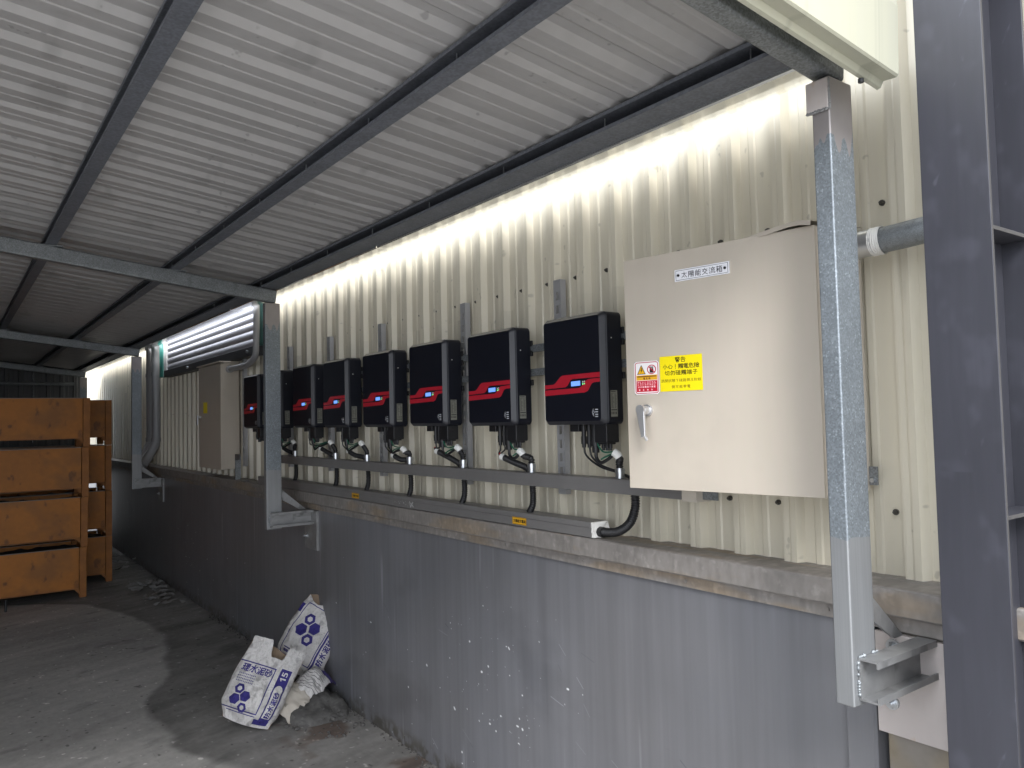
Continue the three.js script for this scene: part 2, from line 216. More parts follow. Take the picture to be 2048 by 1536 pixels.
// plinth: slate grey paint with runs, scuffs and flicks of white paint
const PZ0 = -5.0, PZ1 = -1.085; const splat = []; { const r = RNG(11);
  for (let i = 0; i < 130; i++) { const cl = r(); let z, y; if (cl < 0.55) { z = -2.55 + 0.5 * (r() + r() - 1); y = 0.30 + 0.85 * Math.pow(r(), 1.4) * (0.4 + 0.6 * r()); } else { z = -4.2 + 3 * r(); y = 0.02 + 0.95 * r() * r(); } splat.push([z, y, 0.0012 + 0.0045 * Math.pow(r(), 3), 0.4 + r() * 2.0, r() < 0.5 ? 0 : 0.9]); } }
M.plinth = mat({ map: canvasTex(2048, 640, (c, w, h) => {
  const im = c.createImageData(w, h);
  for (let j = 0; j < h; j++) for (let i = 0; i < w; i++) {
    const z = PZ0 + (i / w) * (PZ1 - PZ0), y = (1 - j / h) * 1.06;
    let v = 0.44 + 0.06 * (fbm(z * 2, y * 2, 4, 80) - 0.5) + 0.05 * (fbm(z * 55, y * 1.8, 4, 81) - 0.5) + 0.05 * (fbm(z * 14, y * 0.8, 3, 82) - 0.5);
    v += 0.10 * sm(0.68, 0.85, fbm(z * 30, y * 1.1 + 3, 3, 83)) * sm(0.45, 0.6, fbm(z * 3, y * 2, 2, 84)); v -= 0.025 * sm(0.60, 0.80, fbm(z * 3 + 9, y * 4, 5, 85));
    const bl = 0.03 * (fbm(z * 1.7 + 5, y * 1.7, 3, 86) - 0.45); const k = (j * w + i) * 4;
    let r = v * (0.995 - bl), g = v * 0.993, b = v * (1.02 + bl * 1.5);
    const dirt = sm(0.06, 0.0, y - 0.05 * fbm(z * 8, 0, 3, 87)) * sm(0.35, 0.6, fbm(z * 25, y * 25, 3, 88)); r -= dirt * 0.10; g -= dirt * 0.11; b -= dirt * 0.14;
    im.data[k] = r * 255; im.data[k + 1] = g * 255; im.data[k + 2] = b * 255; im.data[k + 3] = 255;
  }
  c.putImageData(im, 0, 0); const S = w / (PZ1 - PZ0);
  c.fillStyle = 'rgb(225,226,228)'; for (const [z, y, r, e, t] of splat) { c.save(); c.translate((z - PZ0) * S, h - y / 1.06 * h); c.rotate(t); c.beginPath(); c.ellipse(0, 0, r * S * Math.max(1, e), r * S, 0, 0, 7); c.fill(); c.restore(); }
  const r = RNG(5); c.lineCap = 'round'; for (let i = 0; i < 26; i++) { const x = (0.35 + 0.6 * r()) * w, y = h * (0.3 + 0.68 * r()); c.strokeStyle = r() < 0.5 ? 'rgba(70,72,80,.55)' : 'rgba(190,192,198,.5)'; c.lineWidth = 0.6 + r() * 1.2; c.beginPath(); c.moveTo(x, y); c.lineTo(x + 8 + 30 * r(), y + 6 + 16 * r()); c.stroke(); }
}), roughness: 0.42 });
M.plinth.bumpMap = tex(512, 512, (x, y) => { const v = fbm(x * 40, y * 3, 4, 89); return [v, v, v]; }, false, [2, 2]); M.plinth.bumpScale = 0.0006;
M.plinth.map.wrapS = M.plinth.map.wrapT = THREE.MirroredRepeatWrapping;
// weathered ledge sheet
M.ledge = mat({ map: tex(1024, 512, (x, y) => {
  const v = 0.53 + 0.10 * (fbm(x * 24, y * 6, 5, 100) - 0.5) + 0.12 * (fbm(x * 200, y * 9, 4, 101) - 0.5) + 0.06 * sm(0.6, 0.8, fbm(x * 140, y * 14, 4, 102)); const rst = sm(0.55, 0.80, fbm(x * 10 + 4, y * 5, 4, 103));
  return [v * (1.0 + 0.04 * rst), v * (0.965 - 0.02 * rst), v * (0.935 - 0.10 * rst)];
}, true, [0.34, 3]), roughness: 0.6, metalness: 0.15 });
M.brownSteel = mat({ map: tex(512, 512, (x, y) => { const v = 0.50 + 0.10 * (fbm(x * 4, y * 9, 4, 105) - 0.5) + 0.05 * (fbm(x * 40, y * 40, 3, 106) - 0.5); const r = sm(0.55, 0.75, fbm(x * 5, y * 3, 4, 107)); return [v * (1 + 0.05 * r), v * 0.955, v * (0.90 - 0.1 * r)]; }, true, [1, 1]), roughness: 0.45 });
M.primer = mat({ map: tex(256, 256, (x, y) => { const v = 0.74 + 0.08 * (fbm(x * 6, y * 6, 4, 110) - 0.5); const r = sm(0.70, 0.85, fbm(x * 14 + 3, y * 5, 5, 111)); return [v * (1 - 0.05 * r), v * (0.955 - 0.12 * r), v * (0.935 - 0.22 * r)]; }, true, [2, 2]), roughness: 0.6 });
// cream wall sheet
M.cream = mat({ map: tex(1024, 1024, (x, y) => {
  let v = 0.83 + 0.03 * (fbm(x * 3, y * 3, 4, 120) - 0.5) + 0.035 * (fbm(x * 60, y * 2, 4, 121) - 0.5); const g = sm(0.68, 0.82, fbm(x * 40, y * 3, 4, 122)) * 0.05; v -= g;
  v -= 0.10 * sm(0.80, 0.86, fbm(x * 70, y * 50, 3, 123));
  return [v * 1.0, v * 0.967, v * 0.880];
}, true, [0.5, 0.5]), roughness: 0.34 });
M.creamTrim = mat({ map: tex(256, 256, (x, y) => { const v = 0.69 + 0.03 * (fbm(x * 6, y * 6, 4, 125) - 0.5) - 0.07 * sm(0.6, 0.8, fbm(x * 3, y * 12, 4, 126)); return [v, v * 0.995, v * 0.90]; }, true, [2, 2]), roughness: 0.4 });
M.greyClad = mat({ color: col(0.085, 0.088, 0.095), roughness: 0.55 });
M.roof = mat({ map: tex(1024, 1024, (x, y) => { const v = 0.70 + 0.045 * (fbm(x * 4, y * 4, 4, 130) - 0.5) + 0.025 * (fbm(x * 80, y * 80, 2, 131) - 0.5) - 0.06 * sm(0.66, 0.8, fbm(x * 6, y * 18, 4, 132)) - 0.10 * sm(0.82, 0.88, fbm(x * 60, y * 60, 3, 133)); return [v * 1.0, v * 0.99, v * 0.99]; }, true, [0.5, 0.5]), roughness: 0.42, metalness: 0.15 });
M.purlin = mat({ map: tex(256, 256, (x, y) => { const v = 0.47 + 0.08 * (vn(x * 60, y * 60, 140) - 0.5) + 0.06 * (fbm(x * 6, y * 6, 4, 141) - 0.5); return [v * 0.95, v * 0.98, v * 1.05]; }, true, [3, 3]), roughness: 0.55, metalness: 0.3 });
M.flash = mat({ color: col(0.80, 0.80, 0.77), roughness: 0.16, metalness: 0.85 });
M.column = mat({ map: tex(512, 1024, (x, y) => {
  const v = 0.225 + 0.035 * (fbm(x * 5, y * 6, 5, 150) - 0.5) + 0.02 * (fbm(x * 60, y * 12, 3, 151) - 0.5); const s = sm(0.74, 0.86, fbm(x * 12 + y * 18, y * 50 - x * 34, 5, 152)) * 0.10 * sm(0.5, 0.62, fbm(x * 4, y * 3, 3, 154)) + 0.03 * sm(0.6, 0.8, fbm(x * 9, y * 20, 3, 153)); const e = v + s; return [e * 0.97, e * 0.975, e * 1.09];
}, true, [2, 0.7]), roughness: 0.40 });
M.inv = mat({ color: col(0.0022, 0.0034, 0.010), roughness: 0.5 });
M.invEdgeSheen = mat({ color: col(0.020, 0.021, 0.028), roughness: 0.38 });  // lighter than the body: daylight caught on the chamfer, put into the colour
M.black = mat({ color: col(0.010, 0.010, 0.012), roughness: 0.5 });
M.rubber = mat({ color: col(0.012, 0.012, 0.014), roughness: 0.45 });
M.red = mat({ color: col(0.50, 0.018, 0.036), roughness: 0.35 });
M.screen = mat({ color: col(0.05, 0.10, 0.30), emissive: col(0.18, 0.36, 1.0), emissiveIntensity: 0.42, roughness: 0.2 });
M.led = mat({ color: col(0.05, 0.3, 0.1), emissive: col(0.2, 1.0, 0.35), emissiveIntensity: 0.6 });
M.white = mat({ color: col(0.78, 0.78, 0.76), roughness: 0.6 });
M.chrome = mat({ color: col(0.66, 0.66, 0.67), roughness: 0.34, metalness: 0.8 });
M.zinc = mat({ color: col(0.58, 0.60, 0.62), roughness: 0.28, metalness: 0.9 });
M.beige = mat({ map: tex(256, 256, (x, y) => { const v = 0.745 + 0.02 * (fbm(x * 5, y * 5, 4, 160) - 0.5) + 0.014 * (fbm(x * 50, y * 3, 4, 161) - 0.5) - 0.015 * sm(0.60, 0.85, fbm(x * 8 + 3, y * 8, 5, 162)); return [v * 1.0, v * 0.95, v * 0.88]; }), roughness: 0.36 });
M.slate = mat({ map: tex(512, 128, (x, y) => { const v = 0.44 + 0.03 * (fbm(x * 30, y * 4, 4, 165) - 0.5) + 0.02 * (fbm(x * 5, y * 80, 3, 166) - 0.5); return [v * 1.0, v * 0.985, v * 0.98]; }, true, [0.5, 4]), roughness: 0.42 });
M.greenW = mat({ color: col(0.01, 0.12, 0.07), roughness: 0.45 }); M.redW = mat({ color: col(0.4, 0.02, 0.02), roughness: 0.45 });
M.teal = mat({ color: col(0.06, 0.30, 0.25), roughness: 0.4 }); M.darkGreen = mat({ color: col(0.01, 0.055, 0.05), roughness: 0.4 });
M.shutter = mat({ map: tex(512, 256, (x, y) => { const v = 0.74 + 0.06 * (fbm(x * 40, y * 4, 4, 170) - 0.5); return [v * 0.99, v * 0.99, v * 1.03]; }, true, [0.5, 2]), roughness: 0.32, metalness: 0.45 });
M.darkMetal = mat({ color: col(0.03, 0.032, 0.036), roughness: 0.5 });
M.pvc = mat({ color: col(0.30, 0.30, 0.31), roughness: 0.4 });
const orangeTex = (s) => tex(512, 256, (x, y) => { const v = 0.575 + 0.10 * (fbm(x * 5, y * 4, 4, s) - 0.5) + 0.05 * (fbm(x * 40, y * 30, 3, s + 1) - 0.5); const d = sm(0.48, 0.72, fbm(x * 4 + 2, y * 3, 4, s + 2)); return (() => { const ch = sm(0.66, 0.82, fbm(x * 18, y * 8, 6, s + 3)) * 0.28, q = v * (1.10 - 0.05 * d) * (1 - ch); return [Math.min(1, q * (1.08 - 0.12 * d)), q * (0.665 - 0.05 * d), q * (0.18 + 0.07 * d + 0.2 * ch)]; })(); }, true, [0.8, 1.2]);
M.orange = [180, 190, 200].map((s) => mat({ map: orangeTex(s), roughness: 0.55 }));
M.orangePost = mat({ map: tex(256, 256, (x, y) => { const v = 0.60 + 0.14 * (fbm(x * 6, y * 6, 4, 210) - 0.5); return [v * 1.0, v * 0.63, v * 0.26]; }, true, [3, 3]), roughness: 0.6 });
M.rim = mat({ color: col(0.26, 0.22, 0.19), roughness: 0.6 });
M.kraft = mat({ color: col(0.22, 0.16, 0.11), roughness: 0.9 });
M.paper = mat({ map: tex(256, 256, (x, y) => { const v = 0.72 + 0.16 * (fbm(x * 5, y * 5, 4, 220) - 0.5) - 0.16 * sm(0.6, 0.75, fbm(x * 9, y * 9, 4, 221)); return [v, v * 0.96, v * 0.90]; }), roughness: 0.9 });
M.rubble = mat({ map: tex(256, 256, (x, y) => { const v = 0.33 + 0.16 * (fbm(x * 16, y * 16, 4, 225) - 0.5); return [v, v * 0.98, v * 0.96]; }, true, [3, 3]), roughness: 0.9 });
M.scrap = mat({ color: col(0.30, 0.30, 0.30), roughness: 0.8 });
M.strut = mat({ color: col(0.42, 0.42, 0.43), roughness: 0.45, metalness: 0.35 });
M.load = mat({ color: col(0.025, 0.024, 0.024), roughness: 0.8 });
M.sealant = mat({ color: col(0.78, 0.77, 0.74), roughness: 0.7 });

/* ------------------------------------------------------------------ ground */
solo('concrete_floor', (() => { const g = new THREE.PlaneGeometry(FX1 - FX0, FZ1 - FZ0); g.rotateX(-Math.PI / 2); g.translate((FX0 + FX1) / 2, 0, (FZ0 + FZ1) / 2);
  const p = g.attributes.position, uv = g.attributes.uv; for (let i = 0; i < p.count; i++) uv.setXY(i, (p.getX(i) - FX0) / (FX1 - FX0), (p.getZ(i) - FZ0) / (FZ1 - FZ0)); return g; })(), M.floor, null, null, null, 'structure');
solo('ground', (() => { const g = new THREE.PlaneGeometry(160, 160); g.rotateX(-Math.PI / 2); g.translate(0, -0.005, 0); return muv(g.toNonIndexed()); })(), M.yard, null, null, null, 'structure');

/* ------------------------------------------------------------------ main building wall: plinth, ledge, ribbed sheets */
const PITCH = 0.1668, RIBZ = -0.966;   // far edge of the rib face nearest the camera
const XF = 1.869, XP = 1.894;
const ribProfile = (h) => [[0, h], [0.006, h * 1.0], [0.019, h * 0.93], [0.024, h], [0.040, h], [0.052, 0], [0.080, 0], [0.085, 0.004], [0.101, 0.004], [0.106, 0], [PITCH - 0.012, 0], [PITCH, h]];
{
  const wall = thing('building_wall', 'cream ribbed metal cladding wall carrying the black inverters', 'wall', [1.9, 1.14, -6]);
  const r = RNG(77);
  const k0 = -36, k1 = 84;            // ribs, towards the camera side and away
  for (let k = k0; k < k1; k += 4) {
    const prof = []; for (let q = 3; q >= 0; q--) for (const [s, h] of ribProfile(XP - XF)) prof.push([RIBZ - (k + q) * PITCH + s, h]);
    const dx = (r() - 0.5) * 0.002, clean = prof.filter((p, i) => !i || p[0] - prof[i - 1][0] > 1e-5);
    part(wall, 'cladding_sheet', sheet(clean, (s, h, l) => [XP - h + dx, l, s], 1.143, 6.2), M.cream);
  }
  part(wall, 'backing_wall', box(1.93, 2.15, 0, 6.2, -15, 5.0, 0), M.greyClad);
  const sc = []; for (let k = -4; k < 40; k++) { const z = RIBZ - k * PITCH - 0.028; for (const y of [2.07, 1.30]) sc.push(rod([XP + 0.001, y, z], [XP - 0.006, y, z], 0.0075, 10), rod([XP - 0.006, y, z], [XP - 0.013, y, z], 0.0045, 6)); }
  const s = part(wall, 'screw', sc, mat({ color: col(0.10, 0.095, 0.085), roughness: 0.5, metalness: 0.5 })); s.userData.kind = 'stuff';
}
{
  const p = thing('plinth_wall', 'slate grey painted plinth below the cream cladding, flecked with white paint', 'plinth', [1.85, 0, -5]);
  const pu = (g) => { const ps = g.attributes.position, uv = g.attributes.uv; for (let i = 0; i < ps.count; i++) uv.setXY(i, (ps.getZ(i) - PZ0) / (PZ1 - PZ0), ps.getY(i) / 1.06); return g; };
  part(p, 'painted_face', pu(box(1.795, 1.92, 0, 1.06, -15, PZ1, 0)), M.plinth);
  part(p, 'end_stud', pu(sweep([[-1.083, 1.90], [-1.083, 1.785], [-1.078, 1.778], [-1.012, 1.778], [-1.006, 1.785], [-1.006, 1.90]].map(([z, x]) => [x, z]), 'y', 0, 1.05)), M.plinth);
  const c = thing('column_base', 'brown grey steel base panel beside the dark column', 'panel', [1.85, 0, 1]);
  part(c, 'panel', box(1.797, 1.90, 0, 1.05, -0.988, 4.5, 0.004), M.brownSteel);
  part(c, 'recess', box(1.86, 1.90, 0, 1.05, -1.004, -0.992, 0), M.brownSteel);
}
{
  const L = thing('ledge_flashing', 'weathered folded metal ledge capping the grey plinth', 'ledge', [1.85, 1.04, -5]);
  const prof = [[1.905, 1.1440], [1.760, 1.1425], [1.756, 1.139], [1.756, 1.082], [1.762, 1.077], [1.780, 1.074], [1.783, 1.070], [1.783, 1.040], [1.789, 1.038]];
  const zs = [-15, -11.6, -8.6, -6.2, -3.75, -0.995, 1.4, 4.5];
  for (let i = 0; i < zs.length - 1; i++) part(L, 'flashing_length', sheet(prof, (s, h, l) => [s - (i % 2) * 0.0012, h + (i % 2) * 0.0008, l], zs[i], zs[i + 1] + 0.03).scale(1, 1, 1), M.ledge);
  L.children.forEach((m) => { m.geometry = muv(m.geometry); });
  const rv = []; for (let z = -9.4; z < -0.2; z += 0.46) rv.push(rod([1.784, 1.058, z], [1.779, 1.058, z], 0.005, 8)); part(L, 'rivet', rv, M.ledge).userData.kind = 'stuff';
}

/* ------------------------------------------------------------------ canopy */
const yb = (x) => 2.454 - 0.118 * x, yt = (x) => 2.534 - 0.118 * x, TH = Math.atan(0.118);
const can = thing('canopy', 'galvanised steel lean-to canopy with ribbed roof sheets', 'canopy', [1.55, 0.94, -0.92]);
{
  const r = RNG(21), zr = [-0.90, -4.50, -8.50, -12.20];
  zr.forEach((z, i) => {
    const post = part(can, 'post', box(1.514, 1.604, 0.94, yb(1.56) - 0.002, z - 0.042, z, 0.004, 2), M.post);
    { const uv = post.geometry.attributes.uv, ps = post.geometry.attributes.position; for (let k = 0; k < uv.count; k++) { const y = ps.getY(k) + 0.94; uv.setXY(k, uv.getX(k) / 0.3, (y - 0.85) / 1.5); } }
    const zb = z + 0.001, zf = z + 0.044, t = 0.004, y0 = 0.953, y1 = 1.039;
    const C = [[zb, y0], [zf, y0], [zf, y0 + 0.014], [zf - t, y0 + 0.014], [zf - t, y0 + t], [zb + t, y0 + t], [zb + t, y1 - t], [zf - t, y1 - t], [zf - t, y1 - 0.014], [zf, y1 - 0.014], [zf, y1], [zb, y1]];
    part(post, 'bracket', sweep(C, 'x', 1.532, 1.779), M.silver);
    part(post, 'wall_plate', box(1.779, 1.7945, 0.80, 1.033, z - 0.10, z + (i ? 0.09 : 0.30), 0.002), i ? M.silver : M.primer);
    for (const [by, bz] of [[0.875, z - 0.062], [1.005, z - 0.055]]) part(post, 'bolt', [rod([1.779, by, bz], [1.772, by, bz], 0.016, 16), rod([1.772, by, bz], [1.763, by, bz], 0.010, 6), rod([1.763, by, bz], [1.756, by, bz], 0.006, 8)], M.zinc);
    part(post, 'brace', sweep([[1.606, 1.17], [1.606, 1.11], [1.72, 1.0405], [1.757, 1.0405]].reverse(), 'z', z - 0.028, z - 0.020), M.silver);
    part(post, 'weld', (() => { const a = []; for (let k = 0; k < 14; k++) { const y = 0.957 + 0.08 * r(); const g = new THREE.IcosahedronGeometry(0.003 + 0.003 * r(), 0); g.translate(1.530 + 0.003 * (r() - 0.5), y, z + 0.002); a.push(g.toNonIndexed()); } for (let k = 0; k < 14; k++) { const g = new THREE.IcosahedronGeometry(0.003 + 0.003 * r(), 0); g.translate(1.534 + 0.07 * r(), 1.0405, z + 0.003); a.push(g.toNonIndexed()); } return a; })(), M.galv).userData.kind = 'stuff';
    if (!i) { // primed cap at the post head with weld beads
      const cap = part(post, 'head_plate', box(1.506, 1.512, 2.196, 2.262, z - 0.050, z + 0.001, 0.002), M.primer);
      part(cap, 'weld_bead', (() => { const a = []; for (let k = 0; k < 40; k++) { const q = k / 40, g = new THREE.IcosahedronGeometry(0.0024 + 0.0022 * r(), 0); if (k < 20) g.translate(1.508, 2.194 + 0.002 * r(), z - 0.050 + q * 2 * 0.05); else g.translate(1.511, 2.196 + (q - 0.5) * 2 * 0.066, z + 0.002); a.push(g.toNonIndexed()); } return a; })(), M.silver).userData.kind = 'stuff';
    }
    // rafter (slopes down to the wall)
    const x0 = -3.0, x1 = 1.585, g = new RoundedBoxGeometry(Math.hypot(x1 - x0, 0.118 * (x1 - x0)), 0.0785, 0.05, 2, 0.009); g.rotateZ(-TH); g.translate((x0 + x1) / 2, (yb(x0) + yt(x0) + yb(x1) + yt(x1)) / 4, z - 0.0255);
    part(can, 'rafter', muv(g), M.galv);
  });
  // purlins: lipped channels open away from the wall
  const px = [1.522, 1.022, 0.4285, -0.14, -0.71, -1.28, -1.85, -2.42];
  px.forEach((x, i) => {
    const w = i ? 0.05 : 0.096, t = 0.003, a = i ? x - w / 2 : 1.495, b = a + w, y0 = yt(x) + 0.003, y1 = y0 + 0.053;
    const C = [[b, y0], [b, y1], [a, y1], [a, y1 - 0.010], [a + t, y1 - 0.010], [a + t, y1 - t], [b - t, y1 - t], [b - t, y0 + t], [a + t, y0 + t], [a + t, y0 + 0.010], [a, y0 + 0.010], [a, y0]];
    part(can, 'purlin', sweep(C, 'z', -12.7, -0.835), M.purlin);
    if (i > 0 && i < 4) zr.slice(1).forEach((z) => part(can, 'seat_plate', box(x - 0.055, x + 0.055, yt(x) - 0.004, yt(x) + 0.002, z - 0.053, z + 0.004, 0.001), M.galv));
    if (i < 3) { const sc = []; for (let z = -1.1; z > -6; z -= PITCH * 3) sc.push(rod([x + 0.004, y1, z], [x + 0.004, y1 - 0.03, z], 0.002, 6)); part(can, 'screw_tip', sc, M.zinc).userData.kind = 'stuff'; }
  });
  // roof sheets
  const yr = (x) => 2.534 + 0.059 - 0.118 * x;
  const roofProfile = (h) => [[0, h], [0.030, h], [0.054, 0], [0.086, 0], [0.091, 0.0025], [0.103, 0.0025], [0.108, 0], [PITCH - 0.024, 0], [PITCH, h]];
  let idx = 0;
  for (let z = -0.86; z > -12.6; z -= 4 * PITCH, idx++) {
    const prof = []; for (let q = 3; q >= 0; q--) for (const [s, h] of roofProfile(0.015)) prof.push([z - (q + 1) * PITCH + s, h]);
    prof.push([z + 0.025, 0.015]);
    const clean = prof.filter((p, i) => !i || p[0] - prof[i - 1][0] > 1e-5), dy = 0.0015 * (idx % 2), ph = r() * 6, am = r() < 0.3 ? 0.012 : 0.003;
    part(can, 'roof_sheet', sheet(clean, (s, h, l) => { const edge = sm(0.06, 0, Math.abs(s - (z - 4 * PITCH))) ; const between = Math.pow(Math.sin((l - 0.43) / 0.57 * Math.PI), 2); return [l, yr(l) + h + dy - am * edge * between * (0.6 + 0.4 * Math.sin(l * 3 + ph)), s]; }, -3.0, 1.60, 36), M.roof);
  }
  // eaves flashing between the last purlin and the daylight gap, polished underside
  const fl = (e) => { const at = (t) => [1.60 + t * (e - 1.60), 2.3475 + (1.55 + 0.4735 * e - 2.3475) * Math.pow(t, 1.5)]; return [[1.5925, 2.40], [1.5925, 2.352], [1.597, 2.3478], at(0.25), at(0.5), at(0.75), at(1), [e + 0.002, 1.556 + 0.4735 * e]]; };
  for (const [a, b, e] of [[-12.7, -8.8, 1.798], [-8.8, -5.45, 1.735], [-5.45, -3.2, 1.803], [-3.2, -0.91, 1.803]]) part(can, 'eaves_flashing', sheet(fl(e), (s, h, l) => [s, h, l], a + 0.002, b - 0.002), M.flash);
  // gable trim
  const gy = (x) => 2.234 + 0.112 * (1.564 - x);
  const tr = [[-0.832, -0.004], [-0.826, -0.012], [-0.818, -0.010], [-0.812, 0.002], [-0.784, 0.0], [-0.780, 0.004], [-0.780, 0.150], [-0.80, 0.235], [-0.90, 0.250]];
  part(can, 'gable_trim', sheet(tr, (s, h, l) => [l + (h > 0.1 ? 0.028 * (h - 0.1) / 0.15 : 0) , gy(l) + h, s], -3.08, 1.572, 6), M.creamTrim);
  part(can, 'trim_screw', rod([1.506, gy(1.506) - 0.012, -0.824], [1.506, gy(1.506) - 0.02, -0.824], 0.006, 8), M.darkMetal);
}

/* ------------------------------------------------------------------ far and side walls that close the lean-to */
{
  const b = thing('end_wall', 'dark grey ribbed sheet wall closing the far end behind the crates', 'wall', [-0.4, 0, -12.75]);
  for (let x = -3.0, k = 0; x < 1.55; x += 4 * PITCH, k++) { const prof = []; for (let q = 0; q < 4; q++) for (const [s, h] of ribProfile(0.02)) { const X = x + q * PITCH + s; if (X < 1.62) prof.push([X, h]); } part(b, 'cladding_sheet', sheet(prof.filter((p, i) => !i || p[0] - prof[i - 1][0] > 1e-5), (s, h, l) => [s, l, -12.76 + h - 0.001 * (k % 2)], 0, 2.66 - 0.118 * Math.min(x + 0.4, 1.6)), M.greyClad); }
  part(b, 'rail', rod([-3.0, 2.2, -12.69], [1.50, 2.2, -12.69], 0.024, 12), M.galv);
  const s = thing('side_wall', 'plain grey wall closing the lean-to opposite the inverters', 'wall', [-3.04, 0, -6]);
  part(s, 'panel', box(-3.08, -3.0, 0, 2.93, -12.8, -0.8, 0), mat({ color: col(0.22, 0.22, 0.225), roughness: 0.6 }));
}

/* ------------------------------------------------------------------ dark steel column outside the canopy */
{
  const c = thing('steel_column', 'tall blue grey painted steel column with stiffener plates', 'column', [1.68, 0, -0.69]);
  const x0 = 1.58, x1 = 1.782, z0 = -0.7495, z1 = -0.6245;
  part(c, 'flange', box(x0, x0 + 0.009, 0, 6, z0, z1, 0.0015), M.column);
  part(c, 'flange', box(x1 - 0.009, x1, 0, 6, z0, z1, 0.0015), M.column);
  part(c, 'web', box(x0 + 0.010, x1 - 0.010, 0, 6, -0.690, -0.684, 0), M.column);
  for (const y of [0.55, 1.345, 1.893, 2.48, 3.2]) part(c, 'stiffener', box(x0 + 0.010, x1 - 0.010, y - 0.004, y + 0.004, -0.683, z1 - 0.004, 0.001), M.column);
}

/* ------------------------------------------------------------------ slotted struts behind the inverters */
const invZ = [-1.843, -2.337, -2.830, -3.321, -3.829, -4.300, -4.830, -5.262];
{
  const zs = [-2.215, -2.868, -3.678, -4.353, -5.02, -5.99], tag = ['beside the inverter next to the beige cabinet', 'between the second and third inverters from the beige cabinet', 'behind the fourth inverter from the beige cabinet', 'behind the fifth inverter from the beige cabinet', 'beside the seventh inverter from the beige cabinet', 'against the side of the shaded cabinet'];
  zs.forEach((z, i) => {
    const s = thing('slotted_strut', 'upright slotted metal strut ' + tag[i], 'strut', [1.855, 1.27, z], 'upright struts behind the inverters');
    const y0 = i === 5 ? 1.24 : 1.27, y1 = 2.066, holes = []; for (let y = y0 + 0.035; y < y1 - 0.03; y += 0.05) { const a = 0.0070, b = 0.0150; holes.push([[z - a, y - b], [z + a, y - b], [z + a, y + b], [z - a, y + b]]); }
    part(s, 'face', sweep([[z - 0.0205, y0], [z + 0.0205, y0], [z + 0.0205, y1], [z - 0.0205, y1]], 'x', 1.842, 1.8445, 0, holes), M.strut);
    for (const q of [-1, 1]) part(s, 'side', box(1.8446, 1.868, y0, y1, z + q * 0.019 - 0.0012, z + q * 0.019 + 0.0012, 0), M.strut);
  });
  for (const [y0, y1, l] of [[1.806, 1.832, 'upper'], [1.714, 1.74, 'lower']]) { const s = thing('mounting_rail', 'long horizontal ' + l + ' mounting rail the inverters hang on', 'rail', [1.826, y0, -3.7], 'horizontal rails behind the inverters'); part(s, 'channel', sweep([[1.812, y0], [1.841, y0], [1.841, y0 + 0.003], [1.815, y0 + 0.003], [1.815, y1 - 0.003], [1.841, y1 - 0.003], [1.841, y1], [1.812, y1]], 'z', -5.70, -1.66), M.galv); }
}

/* ------------------------------------------------------------------ inverters */
const labelTex = canvasTex(128, 320, (c, w, h) => { c.fillStyle = '#8d8d84'; c.fillRect(0, 0, w, h); c.fillStyle = '#3c3c3a'; const r = RNG(4); c.fillRect(10, 12, 90, 8); for (let y = 34; y < 220; y += 11) { c.fillRect(10, y, 20 + 40 * r(), 4); c.fillRect(76, y, 16 + 24 * r(), 4); } c.fillRect(8, 232, 112, 12); for (let x = 12; x < 110; x += 28) c.fillRect(x, 262, 14, 30); });
const logoTex = canvasTex(128, 128, (c) => { c.fillStyle = '#04060c'; c.fillRect(0, 0, 128, 128); c.fillStyle = '#c9ccd4'; c.strokeStyle = '#c9ccd4'; c.lineWidth = 7; c.beginPath(); c.moveTo(34, 16); c.lineTo(14, 70); c.lineTo(44, 112); c.moveTo(30, 40); c.lineTo(54, 60); c.lineTo(24, 92); c.stroke(); for (const y of [22, 52, 82, 108]) c.fillRect(66, y, 52, 12); });
M.label = mat({ map: labelTex, roughness: 0.35, metalness: 0.3 }); M.logo = mat({ map: logoTex, roughness: 0.45 });
